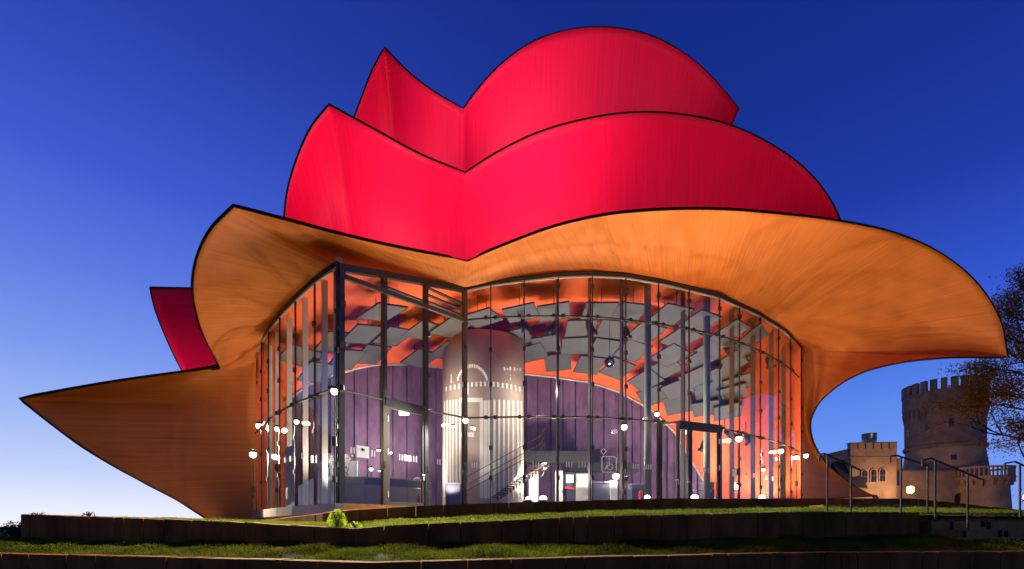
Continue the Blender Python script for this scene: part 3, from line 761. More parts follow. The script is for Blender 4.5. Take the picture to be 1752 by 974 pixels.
spotlamp(1068, 731, FD(1068)-.6, 'white pole lamp in front of the middle of the curved glazing', .14, 90, (.95, 1, .9), 'lamp_white', pole=fz)
spotlamp(1124, 709, FD(1124)-.6, 'warm lamp at transom height above the open door', .11, 110, WARM, arm=(.0, .3, -.1))
spotlamp(1264, 751, FD(1264)-.6, 'white pole lamp right of the double door', .17, 110, (1, .97, .85), 'lamp_white', pole=fz)
spotlamp(1336, 772, FD(1336)-.6, 'warm pole lamp near the right end of the curved glazing', .16, 100, WARM, pole=fz)
spotlamp(1363, 783, FD(1363)-.5, 'warm lamp at the last pane of the curved glazing', .15, 60, WARM, pole=fz)
spotlamp(1379, 780, 33.6, 'warm lamp on the orange wall beyond the right end of the glazing', .15, 120, WARM, arm=(.1, .9, -.05))
# lamps inside
spotlamp(775, 730, 27.6, 'small disc lamp hanging left of the white pole lamp', .1, 10, (1, 1, .9), 'lamp_soft', name='pendant_lamp', light=False, squash=.5)
spotlamp(808.5, 732, 27.6, 'small disc lamp hanging right of the white pole lamp', .1, 10, (1, 1, .9), 'lamp_soft', name='pendant_lamp', light=False, squash=.5)
spotlamp(1054, 815, 30, 'big dazzling desk lamp under the wheelchair sign', .2, 70, (1, .97, .9), 'lamp_white', name='desk_lamp', arm=(.3, 0, -.5))
spotlamp(1070, 817, 30, 'smaller dazzling desk lamp just right of the big one', .12, 20, (1, .97, .9), 'lamp_white', name='desk_lamp', light=False, arm=(.2, 0, -.5))
spotlamp(635, 803, 28, 'bar lamp glowing above the middle of the counter', .1, 25, (1, .95, .85), name='bar_lamp', arm=(0, .2, -.6))
spotlamp(649, 806, 28.4, 'smaller bar lamp glowing just right of the bright one', .07, 10, (1, .95, .85), name='bar_lamp', light=False, arm=(0, .2, -.5), squash=.6)
spotlamp(648, 771, 28.6, 'flat glowing bar lamp hung beside the brown door post', .12, 10, (1, .95, .85), name='bar_lamp', light=False, squash=.45)
spotlamp(669, 775, 28.6, 'tiny round lamp seen through the left door glass', .07, 10, (1, .95, .85), name='bar_lamp', light=False)
spotlamp(932, 801, 31, 'warm lamp glowing beside the top of the staircase', .12, 25, (1, .9, .75), name='stair_lamp', arm=(-.2, 0, -.4), squash=.7)
spotlamp(1306, 804, 37.6, 'small round lamp low behind the right glazing', .13, 30, (1, .9, .75), name='wall_lamp', arm=(0, .4, 0), light=False)
spotlamp(1260, 833, 36, 'hazy bright lamp low on the orange inner wall', .2, 60, (1, .93, .8), name='wall_lamp', arm=(0, .4, 0))
spotlamp(1258, 808, 36, 'upper lamp on the orange inner wall', .13, 30, (1, .93, .8), name='wall_lamp', arm=(0, .4, 0), light=False)
# floor uplights standing on the terrace edge
for x, D, r, pw, lab in ((903, 20.5, .06, 40, 'tiny floor uplight at the foot of the stair drum'), (929.5, 20.6, .11, 90, 'floor uplight left of the half open white door'), (1107.5, 21, .085, 110, 'floor uplight at the foot of the door column'),
                    (1188.5, 21.2, .11, 160, 'brightest floor uplight in front of the double door'), (1304, 22.4, .10, 250, 'rightmost floor uplight by the tall steel fins')):
    c = P(x, 852 if x > 1000 else 854, D); zt = FLOOR-.4
    e = empty('floor_uplight', (c.x, c.y, zt), lab, 'uplight')
    b = MB(); b.lathe((c.x, c.y, zt), [(.14, 0), (.14, c.z-zt-.05), (.1, c.z-zt-.02)], 14); b.build('housing', 'black_metal', e)
    b = MB(); b.ball(c+Vector((0, 0, .02)), r, 8, .8); b.build('bulb', 'lamp_warm', e, True)
    sp = spot(c+Vector((0, 0, .1)), c+Vector(((x-1000)*.012, -1.0, 6)), pw*7, (1, .82, .55) if x < 1150 else (1, .66, .30), 150, .1, .6); sp.name = 'uplight_beam'

# exit signs
def exit_sign(x, y, D, w, h, label):
    c = at(x, y, D); e = empty('exit_sign', c, label, 'exit sign')
    b = MB(); b.box(c, (w, .06, h)); b.build('lit_panel', 'exit_white', e)
    b = MB(); b.box(c+Vector((0, .04, h/2+.03)), (w+.04, .1, .05)); b.build('housing', 'fin_steel', e)
exit_sign(691.5, 706, 24.5, .36, .2, 'glowing white emergency sign inside the left door')
exit_sign(975, 820, 33, .34, .34, 'glowing emergency sign on the dark doorway behind the foyer')
exit_sign(1172, 737, 29.5, .3, .3, 'glowing white emergency sign above the right double door')
exit_sign(537, 786, 30, .22, .3, 'small lit sign far back behind the left glazing')

# globe lamp with clear glass
c = at(1043, 620, 27.5); e = empty('globe_lamp', c, 'clear glass globe pendant hanging under the ceiling panels', 'globe lamp')
b = MB(); b.ball(c, .2, 12); b.build('globe', 'globe_glass', e, True)
b = MB(); b.ball(c-Vector((0, 0, .07)), .045, 8, .8); b.build('bulb', 'exit_white', e, True)
b = MB(); b.tube([c+Vector((0, 0, .2)), c+Vector((0, 0, 1.6))], .012, 6); b.lathe(c+Vector((0, 0, .17)), [(.07, 0), (.05, .08)], 10); b.build('cord', 'dark_steel', e)

# theatre spotlights hung under the ceiling
def stage_light(x, y, D, ang, s, label, rz=0.0):
    c = at(x, y, D); e = empty('stage_spotlight', c, label, 'spotlight')
    d = Vector((math.sin(ang)*math.cos(rz), -math.sin(rz), -math.cos(ang))).normalized()
    b = MB(); b.tube([c, c+d*s*.25, c+d*s*.3, c+d*s], [s*.18, s*.2, s*.26, s*.3], 12); b.build('body', 'black_metal', e, True)
    b = MB(); q = c+d*s; sd = d.cross(Vector((0, 1, 0))).normalized()
    for k in (-1, 1): b.box(q+sd*k*s*.32+d*s*.1, (s*.04, s*.5, s*.3), ax=(sd, Vector((0, 1, 0)), d))
    b.build('barn_door', 'black_metal', e)
    b = MB(); b.tube([c-d*s*.02, c+Vector((0, 0, s*.5)), c+Vector((0, 0, s*1.1))], .02, 6); b.build('yoke', 'dark_steel', e)
for x, y, D, a, s, lab, rz in [(893,548,26.4,.3,.42,'black spotlight under the upper transom left of its neighbour',.2),(950,552,26.4,-.5,.5,'black spotlight hanging right of the stair drum top',.2),(1006,550,26.6,.25,.55,'long black spotlight hanging in the middle of the curved glazing',.3),
    (1070,560,27.4,.1,.45,'brownish spotlight near the wheelchair sign column, high up',.3),(1256,594,31,-1.1,.5,'spotlight tilted far left under the right ceiling panels',.4),(1290,603,32.4,-.8,.5,'spotlight clamped to the right glazing below the upper transom',.3),(1312,613,33.5,.2,.5,'spotlight with bright rim above the tall steel fins',.5),
    (1283,737,30.3,.9,.5,'black spotlight on the door head pointing outwards right',.5),(1320,755,31.6,.2,.5,'spotlight on the lower transom next to the white pole lamp',.4),(1232,755,30.5,-.4,.6,'big black spotlight hanging behind the double door head',.5)]:
    if x == 1283: x, y = 1240, 738
    if x == 1320: x, y = 1276, 742
    if x == 1232: x, y = 1207, 752
    stage_light(x, y, D, a, s, lab, rz)
# lighting ladder on the right
e = empty('lighting_ladder', base_z(at(1310, 0, 38), FLOOR), 'tall steel lighting ladder behind the right end of the glazing', 'ladder')
for x in (1288, 1303, 1320):
    b = MB(); c = at(x, 0, 38.2); b.tube([(c.x, c.y, FLOOR), (c.x, c.y, EYE+9.2)], .06, 8); b.build('upright', 'warm_steel', e)
for k in range(9):
    b = MB(); b.bar(at(1284, 640+k*11, 38), at(1325, 612+k*11, 38), .07); b.build('rung', 'fin_steel', e)
b = MB(); b.bar(at(1303, 775, 37.8), at(1322, 812, 37.8), .12); b.build('brace', 'dark_steel', e)

# staircase climbing round the drum
st = empty('foyer_staircase', base_z(at(880, 850, 29), FLOOR), 'open steel staircase with thin rails climbing right of the plaster drum', 'staircase')
for k in range(17):
    px = 846+k*5.4; py = 851-k*3.7; D = 27.6+k*.12; c = at(px, py, D)
    b = MB(); b.box(c, (.3, .5, .03), rz=.2); b.build('step', 'warm_steel', st)
    b = MB(); b.box(c+Vector((.14, -.1, -.09)), (.02, .35, .14), rz=.2); b.build('riser', 'dark_steel', st)
for off in (30, 44, 62):
    b = MB(); b.tube([at(800+k*7, 848-off*.9+30-k*4.4 if False else 862-off*.75-k*3.9, 27+k*.14) for k in range(19)]+[at(931, 862-off*.75-82, 30)], .016, 6); b.build('handrail', 'rail_steel', st)
for k in range(6):
    px = 852+k*16; py = 846-k*11
    b = MB(); b.bar(at(px, py, 27.7+k*.3), at(px, py-34, 27.7+k*.3), .02); b.build('baluster', 'rail_steel', st)
b = MB(); b.box(at(945, 784, 33.5), (3.6, 1.2, .5)); b.box(at(1030, 800, 34.2), (3.6, .3, .45)); b.build('landing', 'slot_black', st)

# doors and boxes along the back of the foyer
def slab(name, x0, x1, y0, D, m_, label, cat, depth=.08, zb=FLOOR, parts=None):
    a = at(x0, y0, D); c = at(x1, y0, D)
    b = MB(); b.box(((a.x+c.x)/2, a.y, (a.z+zb)/2), (c.x-a.x, depth, a.z-zb)); o = b.build(name, m_); tag(o, label, cat); return o, a, c
o, a, c = slab('service_door', 950, 963, 806, 33, 'door_white', 'narrow white door leaf standing open by the dark doorway', 'door')
b = MB(); b.box((c.x-.05, c.y-.06, FLOOR+1.05), (.03, .06, .14)); b.build('handle', 'dark_steel', o)
o, a, c = slab('doorway', 965, 984, 809, 33.6, 'navy_board', 'dark doorway with a red stripe inside it', 'doorway')
b = MB(); b.bar(at(966, 834, 33.4), at(983, 837, 33.4), .06, .1); b.build('stripe', 'red_paint', o)
o, a, c = slab('sliding_door', 985, 1011, 811, 33.4, 'door_white', 'wide pale grey door right of the dark doorway', 'door')
b = MB(); b.box((c.x-.12, c.y-.06, FLOOR+1.05), (.03, .05, .2)); b.build('handle', 'dark_steel', o)
o, a, c = slab('wall_return', 905, 921, 806, 33, 'white_paint', 'brightly lit white wall strip under the stairs', 'wall')
b = MB(); b.box(((a.x+c.x)/2+.2, a.y-.05, (a.z+FLOOR)/2), (.04, .03, a.z-FLOOR)); b.build('edge_strip', 'fin_steel', o)
def cabinet(x0, x1, y0, D, label, m_='navy_board'):
    a = at(x0, y0, D); c = at(x1, y0, D); w = c.x-a.x; e = empty('cabinet', ((a.x+c.x)/2, a.y, FLOOR), label, 'cabinet')
    b = MB(); b.box(((a.x+c.x)/2, a.y+.3, (a.z+FLOOR)/2), (w, .6, a.z-FLOOR)); b.build('body', m_, e)
    b = MB(); b.box(((a.x+c.x)/2, a.y+.3, a.z+.02), (w+.05, .66, .035)); b.build('top', 'counter_dark', e)
    b = MB(); b.box((a.x+w*.5, a.y-.012, (a.z+FLOOR)/2+.02), (w*.9, .02, (a.z-FLOOR)*.86)); b.build('front', m_, e)
cabinet(1014, 1044, 826, 31.6, 'wide dark blue cabinet below the wheelchair sign')
cabinet(1081, 1108, 829, 31.6, 'dark blue cabinet left of the open door')
cabinet(762, 788, 828, 26.6, 'dark speaker-like box in front of the plaster drum')
cabinet(1208, 1222, 826, 31, 'grey ribbed bin inside the double door', 'grey_panel')
o, a, c = slab('reception_column', 1044, 1056, 822, 31.2, 'white_paint', 'white lit column right of the wide cabinet', 'column')
b = MB(); c = at(1002, 851, 31); b.box(c, (.2, .02, .16)); tag(b.build('floor_sign', 'white_paint'), 'small white card low in front of the pale door', 'card')
b = MB(); c = at(1093, 848, 31); b.lathe((c.x, c.y-.3, c.z-.4), [(.09, 0), (.09, .5), (.04, .58), (.04, .62)], 12); tag(b.build('fire_extinguisher', 'red_paint', None, True), 'small red extinguisher in front of the dark cabinet', 'extinguisher')
b = MB(); c = at(716, 858, 24); b.lathe((c.x, c.y, FLOOR), [(.12, 0), (.1, .05), (.03, .12), (.07, .3), (.03, .42), (.01, .5)], 12); tag(b.build('door_stopper', 'red_paint', None, True), 'little red and white marker inside the left door', 'marker')
b = MB(); b.tube([at(1181, 838, 29.6), at(1216, 841, 29.6), at(1222, 834, 29.6)], .025, 8); tag(b.build('barrier_rail', 'fin_steel'), 'short pale barrier rail inside the double door', 'rail')
b = MB(); b.tube([at(664, 816, 27), at(716, 820, 27.5), at(724, 815, 27.5)], .02, 6); tag(b.build('brass_rail', 'counter_front'), 'thin brass rail behind the left door', 'rail')

# bare points added to brighten walls and drum, then uplighters hidden by the floor edge
IW = (1, .90, .78)
for x, y, D, z, pw in ((690, 850, 29, 2.2, 170), (742, 850, 26.6, 4.8, 150), (922, 850, 27.6, 4.8, 130), (940, 850, 31, 1.6, 240), (1040, 850, 31.5, 1.6, 240), (1135, 850, 33, 1.6, 240), (1250, 850, 36, 1.8, 300)):
    c = at(x, y, D); c.z = FLOOR+z
    point(c, pw, IW, .06, 'foyer_light')  # added fill, no fitting behind it
for x, D, pw, tx in ((598, 21.6, 560, -.6), (650, 28.5, 600, 0), (715, 28, 700, 0), (768, 25.9, 350, 0), (915, 28.5, 750, .1), (1000, 28.5, 750, .1), (1085, 28.8, 750, .2), (1160, 30, 750, .3), (1235, 32, 750, .4), (1310, 36, 600, .2), (520, 25, 120, .8)):
    c = at(x, 850, D); c.z = FLOOR+.5
    sp = spot(c, c+Vector((tx, .5, 4)), pw, IW, 138, .3 if x < 645 else .1, .6); sp.name = 'foyer_light'

# ================================================================== TERRACES
def line(xs, ys, ds):
    def f(x): return (float(np.interp(x, xs, ys)), float(np.interp(x, xs, ds)))
    return f
W0T = line([-500,0,500,630,1000,1400,1752,2300], [938,947,959,963,953,945,943,941], [11.6,10,7.9,7.3,8.8,10.5,11,12])
W1F = line([-500,0,100,500,605,800,1400,1573,1752,2300], [913,920,925,931,937,934,922,915,930,932], [16,13.8,13.4,10.6,10.1,10.7,13.2,14.2,12.6,13.5])
W1T = line([35,400,605,657,1000,1400,1575], [880,893,905,900,884,875,877], [13.6,11.2,10.1,10.4,11.6,13.2,14.0])
W2F = line([-100,35,300,440,600,657,820,1000,1400,1565,1752,2300], [893,889,889,892,898,893,884,877,869,868,876,880], [24,23,24,25,16.8,16.9,18,19,21.5,23,23,24])
W2T = line([436,560,590,820,1140,1400,1565,1752,2300], [892,877,872,861,853,853,853,873,905], [25.6,17.8,17,18,19.8,21.5,23,23,24])
W1B = line([-500,35,400,605,657,1000,1400,1575,1752,2300],[905,881,894,906,901,885,876,878,880,885],[15,13.7,11.3,10.25,10.5,11.7,13.3,14.1,14.6,15])
def P2(f, x): y, d = f(x); return P(x, y, d)
def block_wall(name, f, x0, x1, zbot, step, label, m_='concrete_brown', thick=.24, end_left=None, corners=()):
    """wall of upright concrete blocks following a plan line"""
    p0 = P2(f, x0); e = empty(name, (p0.x, p0.y, zbot(x0)), label, 'retaining wall')
    xs_ = np.linspace(x0, x1, 900); pts = [P2(f, x) for x in xs_]
    cum = [0]
    for a, c in zip(pts, pts[1:]): cum.append(cum[-1]+math.hypot(c.x-a.x, c.y-a.y))
    brk = [float(np.interp(c, xs_, cum)) for c in corners]
    u = 0.0; stops = [0.0]
    while u < cum[-1]-.3:
        u += step*random.choice((.5, 1, 1, 1.35))
        stops.append(min(u, cum[-1]))
    for bkk in brk: stops = [s for s in stops if abs(s-bkk) > .25]+[bkk]
    stops = sorted(stops)
    if stops[-1] < cum[-1]: stops.append(cum[-1])
    for u0, u1 in zip(stops, stops[1:]):
        if u1-u0 < .05: continue
        xa = float(np.interp(u0, cum, xs_)); xb = float(np.interp(u1, cum, xs_))
        a = P2(f, xa); c = P2(f, xb); t = c-a; t.z = 0; L_ = t.length; t.normalize(); n_ = Vector((-t.y, t.x, 0))
        g = .007; o_ = random.uniform(-.006, .006); dz = random.uniform(-.006, .004)
        A = a+t*g-n_*o_; B = c-t*g-n_*o_; za, zb = zbot(xa), zbot(xb); ch = .014
        V = [Vector((A.x, A.y, za)), Vector((B.x, B.y, zb)), Vector((B.x, B.y, c.z+dz-ch)), Vector((A.x, A.y, a.z+dz-ch))]
        V += [Vector((A.x, A.y, a.z+dz))+n_*ch+t*ch*.5, Vector((B.x, B.y, c.z+dz))+n_*ch-t*ch*.5, Vector((B.x, B.y, c.z+dz))+n_*thick-t*ch*.5, Vector((A.x, A.y, a.z+dz))+n_*thick+t*ch*.5]
        V += [Vector((A.x, A.y, za))+n_*thick, Vector((B.x, B.y, zb))+n_*thick]
        F = [(0,1,2,3),(3,2,5,4),(4,5,6,7),(7,6,9,8),(0,3,4,7,8),(1,9,6,5,2)]
        link('wall_block', V, F, m_, e)
    return e
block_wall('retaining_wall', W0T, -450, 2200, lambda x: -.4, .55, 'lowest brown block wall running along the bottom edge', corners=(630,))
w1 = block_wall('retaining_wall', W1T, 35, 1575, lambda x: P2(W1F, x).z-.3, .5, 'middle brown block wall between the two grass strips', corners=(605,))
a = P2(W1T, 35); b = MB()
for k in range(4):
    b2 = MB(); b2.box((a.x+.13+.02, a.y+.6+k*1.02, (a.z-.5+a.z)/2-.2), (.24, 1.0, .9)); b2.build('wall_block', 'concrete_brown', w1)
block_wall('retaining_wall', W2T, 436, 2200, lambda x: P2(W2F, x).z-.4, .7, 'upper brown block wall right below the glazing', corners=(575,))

def strip_sheet(name, fa, fb, x0, x1, n, rows, label, za=0, zb=0, hump=.03):
    V = []; F = []
    for i in range(n+1):
        x = x0+(x1-x0)*i/n; a = P2(fa, x); c = P2(fb, x); a.z += za; c.z += zb
        for j in range(rows+1):
            s = j/rows; p = a*(1-s)+c*s; p.z += hump*math.sin(PI*s)+random.uniform(-.012, .012); V.append(p)
    for i in range(n):
        for j in range(rows): q = i*(rows+1)+j; F.append((q, q+rows+1, q+rows+2, q+1))
    o = link(name, V, F, 'soil', None, True); tag(o, label, None, None, 'structure'); return o
def off(f, d):
    return lambda x: (f(x)[0], f(x)[1]+d)
strip_sheet('grass_ground', off(W0T, .30), W1F, -450, 2200, 200, 6, 'soil of the lower grass strip', -.07)
strip_sheet('grass_ground', off(W1B, .25), W2F, 44, 2200, 200, 6, 'soil of the upper grass strip', -.05)
def blades(name, fa, fb, x0, x1, N, h, label, za=0, dens=lambda x: 1.0, smax=1.0, hump=.03, lim=None, w=.006):
    xs = rng.uniform(x0, x1, N*2); keep = rng.uniform(0, 1, N*2) < np.array([dens(x) for x in xs]); xs = xs[keep][:N]; n = len(xs)
    s = rng.uniform(0, smax, n)**1.0
    yA = np.array([fa(x) for x in xs]); yB = np.array([fb(x) for x in xs])
    def W(x, y, D): Z = D*K; return np.stack([(x-876)*Z/FPX, Z, EYE+(905-y)*Z/FPX], 1)
    a = W(xs, yA[:, 0], yA[:, 1]); c = W(xs, yB[:, 0], yB[:, 1]); a[:, 2] += za
    p = a*(1-s[:, None])+c*s[:, None]; p[:, 2] += hump*np.sin(PI*s)-.01
    clump = .55+.6*np.abs(np.sin(p[:, 0]*1.3+np.sin(p[:, 1]*2.1)*1.5))*np.abs(np.cos(p[:, 0]*.37+p[:, 1]*.9))+.35*np.sin(p[:, 0]*5.1)*np.sin(p[:, 1]*4.3)
    hh = h*np.clip(clump, .3, 1.6)*rng.uniform(.5, 1.25, n); ang = rng.uniform(0, 2*PI, n)
    dx = np.stack([np.cos(ang)*w, np.sin(ang)*w, np.zeros(n)], 1)
    lean = np.stack([rng.normal(0, .4, n)*hh, rng.normal(0, .4, n)*hh, hh], 1)
    mid = p+lean*.55; mid[:, 2] += hh*.06
    V = np.empty((n, 5, 3)); V[:, 0] = p-dx; V[:, 1] = p+dx; V[:, 2] = mid+dx*.8; V[:, 3] = mid-dx*.8; V[:, 4] = p+lean*np.array([1.25, 1.25, .95])
    F = []
    me = bpy.data.meshes.new(name); me.vertices.add(n*5); me.vertices.foreach_set('co', V.reshape(-1).astype(np.float32))
    base = np.arange(n)*5
    li = np.empty((n, 7), dtype=np.int32); li[:, :4] = base[:, None]+np.array([0, 1, 2, 3]); li[:, 4:] = base[:, None]+np.array([3, 2, 4])
    me.loops.add(n*7); me.loops.foreach_set('vertex_index', li.reshape(-1))
    ls = np.empty((n, 2), dtype=np.int32); ls[:, 0] = np.arange(n)*7; ls[:, 1] = ls[:, 0]+4
    me.polygons.add(n*2); me.polygons.foreach_set('loop_start', ls.reshape(-1))
    me.update(); me.validate(); me.materials.append(MATS['grass_blade'])
    o = bpy.data.objects.new(name, me); COL.objects.link(o); tag(o, label, 'grass', None, 'stuff'); return o
blades('lower_grass', off(W0T, .34), W1F, -350, 2050, 110000, .085, 'uneven green grass growing between the lowest and middle walls', -.07)
blades('upper_grass', off(W1B, .27), W2F, 48, 2050, 70000, .07, 'short green grass growing between the middle and upper walls', -.05)

# podium and far terrain
pod = [P2(W2F, x) for x in (440, 560, 600, 820, 1140, 1400, 1565, 1752, 2200)]
ZP = FLOOR-.42
V = [Vector((-11.5, 25, ZP)), Vector((-12, 19.5, ZP))]+[Vector((p.x, p.y+.25, ZP)) for p in pod]+[Vector((170, 60, ZP)), Vector((170, 170, ZP)), Vector((-10, 120, ZP)), Vector((-12, 60, ZP))]
n = len(V); V2 = V+[Vector((v.x, v.y, -1)) for v in V]
F = [tuple(range(n))]+[(i, n+i, n+(i+1) % n, (i+1) % n) for i in range(n)]
o = link('terrace_paving', V2, F, 'paving'); tag(o, 'paved terrace level round the theatre', None, None, 'structure')
b = MB(); b.quad((-4500, -300, -.45), (4500, -300, -.45), (4500, 6000, -.45), (-4500, 6000, -.45)); tag(b.build('ground', 'terrain'), 'dark ground reaching the horizon', None, None, 'structure')
V = []; F = []; nx = 90
for i in range(nx+1):
    a = PI*(.08+.84*i/nx); R_ = 2600+200*math.sin(i); h = 8+9*abs(math.sin(i*.35))+5*math.sin(i*.9+1)
    V += [Vector((R_*math.cos(a), R_*math.sin(a), -3)), Vector((R_*math.cos(a), R_*math.sin(a)+60, max(2, h))), Vector(((R_+700)*math.cos(a), (R_+700)*math.sin(a), -3))]
for i in range(nx): q = i*3; F += [(q, q+3, q+4, q+1), (q+1, q+4, q+5, q+2)]
o = link('far_hills', V, F, 'far_hill', None, True); tag(o, 'low dark hills on the horizon', None, None, 'structure')

# ------------------------------------------------------------------ steps of blocks on the right, with slots
def step_row(x0, x1, y0, y1, D0, D1, label, slots, y0b=None, n=6):
    a = P(x0, y0, D0); e = empty('block_steps', (a.x, a.y, P(x0, y1, D0).z), label, 'steps')
    y0b = y0 if y0b is None else y0b
    for k in range(n):
        xa = x0+(x1-x0)*k/n; xb = x0+(x1-x0)*(k+1)/n-1.2/((x1-x0)/n)*2
        Da = D0+(D1-D0)*k/n; Db = D0+(D1-D0)*(k+1)/n
        A = P(xa, y0+(y0b-y0)*k/n, Da); B = P(xb, y0+(y0b-y0)*(k+1)/n, Db); zb = P(xa, y1, Da).z-.25
        t = (B-A); t.z = 0; w = t.length; t.normalize(); n_ = Vector((-t.y, t.x, 0)); z = (A.z+B.z)/2+random.uniform(-.004, .004); c = (A+B)/2+n_*.25
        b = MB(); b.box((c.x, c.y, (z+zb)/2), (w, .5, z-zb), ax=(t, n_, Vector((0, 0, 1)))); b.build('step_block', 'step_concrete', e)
    for (sx, sy0, sy1) in slots:
        f = (sx-x0)/(x1-x0); D = D0+(D1-D0)*f-.05; A = P(sx, sy0, D); B = P(sx, sy1, D)
        b = MB(); b.box((A.x, A.y, (A.z+B.z)/2), (3.6*D/1168, .03, A.z-B.z)); b.build('slot', 'slot_black', e)
step_row(1409, 1567, 864, 874, 19.5, 20.5, 'low block step in front of the upper wall', [(1437, 865, 873), (1483, 865, 872), (1499, 866, 873)], 864, 5)
step_row(1568, 2300, 877, 892, 15, 16, 'topmost block step of the right stair', [(1593, 877, 890), (1607.5, 877, 890), (1738, 880, 888)], 880, 14)
step_row(1594, 2300, 892, 908, 14.2, 15, 'second block step of the right stair', [(1628.5, 892, 906), (1682.5, 892, 901), (1692, 893, 906)], 893, 13)
step_row(1640, 2300, 907.5, 921, 13.5, 14.2, 'third block step of the right stair', [(1650.5, 908, 919), (1711.5, 907, 919), (1722, 907, 919)], 908, 12)
step_row(1658, 2300, 920.5, 934, 12.8, 13.4, 'lowest block step of the right stair, half in the grass', [(1734.5, 921, 933), (1752, 921, 930)], 921, 11)
for sx, D in ((1412, 22.5), (1422.5, 22.6), (1468, 22.8), (1538, 23)):
    pass
# handrails
def rail(pts, posts, D, zb, label):
    p0 = P(posts[0][0], zb, D); e = empty('handrail', p0, label, 'handrail')
    b = MB()
    for a, c in zip(pts, pts[1:]): b.bar(P(a[0], a[1], D), P(c[0], c[1], D), .026, .03)
    b.build('rail', 'rail_steel', e)
    for x, y, yb in posts:
        b = MB(); A = P(x, y, D); B = P(x, yb, D); b.box((A.x, A.y, (A.z+B.z)/2), (.028, .028, A.z-B.z)); b.build('post', 'rail_steel', e)
rail([(1402, 789), (1402, 778), (1410, 776), (1471, 804), (1471, 814)], [(1415.5, 777, 875), (1456, 797, 878)], 14.2, 875, 'handrail nearest the orange wall')
rail([(1523, 792), (1523, 781), (1533, 779), (1587, 797)], [(1541.5, 781, 878), (1587, 797, 880)], 14.8, 878, 'handrail in front of the small battlemented building')
rail([(1578, 799), (1578, 788), (1592, 784), (1681, 821), (1681, 833)], [(1600, 787, 892), (1655.5, 810, 906)], 13.6, 892, 'long sloping handrail in front of the round tower')
rail([(1719, 803), (1719, 793), (1737, 790), (1790, 815)], [(1745, 794, 885)], 14.0, 885, 'handrail at the right edge below the tree')
b = MB(); b.tube([P(1495, 853, 38), P(1495, 847, 38), P(1499, 848, 38), P(1503, 856, 38)], .06, 6); tag(b.build('bike_hoop', 'rail_steel'), 'small bent steel hoop at the pointed foot of the orange wall', 'hoop')

# green shrub in front of the upper wall
def shrub(x, y, D, h, w, label, n, m_='bush_leaf', leaf=.05, name='shrub'):
    c = P(x, y, D); e = empty(name, c, label, 'shrub'); b = MB(); s_ = MB()
    for k in range(7):
        a = random.uniform(0, 2*PI); tip = c+Vector((math.cos(a)*w*.6, math.sin(a)*w*.6, h*random.uniform(.6, 1))); s_.tube([c, (c+tip)/2+Vector((0, 0, h*.1)), tip], [.014, .01, .004], 5)
    for k in range(n):
        u = random.random(); z = h*u; lobe = random.choice(((.0, .0), (.35, .6), (-.4, 2.2), (.3, 4.0))); z *= 1-abs(lobe[0])*.7; r = w*(.45+.4*math.sin(PI*min(1, u*1.1)))*math.sqrt(random.random()); a = random.uniform(0, 2*PI)
        q = c+Vector((r*math.cos(a)+lobe[0]*w, r*math.sin(a), z)); v1 = Vector([random.gauss(0, 1) for _ in range(3)]).normalized(); v2 = v1.cross(Vector([random.gauss(0, 1) for _ in range(3)])).normalized(); l = leaf*random.uniform(.6, 1.2)
        b.quad(q-v1*l*.5, q+v2*l*.3, q+v1*l*.6, q-v2*l*.3)
    b.build('foliage', m_, e); s_.build('stems', 'bark', e)
shrub(577, 902, 10.75, .28, .13, 'bright green shrub at the corner of the middle wall', 800, leaf=.04)
shrub(608, 904, 10.6, .10, .10, 'small low green shrub right of the taller one', 180, leaf=.03)
shrub(152, 886, 15, .14, .13, 'tiny dark bush poking above the left end of the wall', 90, 'far_leaf', .04)
shrub(64, 884, 15, .10, .2, 'sparse dark twigs above the wall end', 60, 'far_leaf', .04)
shrub(25, 925, 15.5, .45, .35, 'dark bush left of the wall end', 700, 'far_leaf', .06)
shrub(50, 925, 16.5, .5, .3, 'dark bush half hidden behind the left wall end', 500, 'far_leaf', .06)

# ================================================================== CASTLE BEHIND
CD = 100; U_ = CD/1168
tc_ = P(1615, 905, CD); tx, ty = tc_.x, tc_.y
def zY(y, D=CD): return EYE+(905-y)*D/1168
tw = empty('castle_tower', (tx, ty, FLOOR), 'round crenellated stone tower behind the handrails', 'tower')
R0 = 4.75
b = MB(); b.lathe((tx, ty, 0), [(R0*1.10, FLOOR-.5), (R0*1.06, zY(830)), (R0*1.0, zY(800)), (R0*.95, zY(780)), (R0*.93, zY(770))], 48); b.build('lower_shaft', 'castle_plaster', tw, True)
b = MB(); b.lathe((tx, ty, 0), [(R0*.98, zY(771)), (R0*1.0, zY(768)), (R0*.99, zY(765)), (R0*.94, zY(764))], 48); b.build('string_course', 'castle_stone', tw, True)
b = MB(); b.lathe((tx, ty, 0), [(R0*.95, zY(766)), (R0*.96, zY(700))], 48); b.build('upper_shaft', 'castle_stone', tw, True)
NCR = 26
b = MB(); b.lathe((tx, ty, 0), [(R0*.96, zY(705)), (R0*1.01, zY(700)), (R0*1.01, zY(676)), (R0*.96, zY(676)), (R0*.96, zY(684)), (.01, zY(684))], 60); b.build('parapet', 'castle_stone', tw)
for k in range(NCR):
    a = 2*PI*(k+.5)/NCR; r = R0*.97; b = MB(); b.box((tx+r*math.cos(a), ty+r*math.sin(a), (zY(677)+zY(659))/2), (.5, .72, zY(659)-zY(677)), rz=a); b.build('merlon', 'castle_stone', tw)
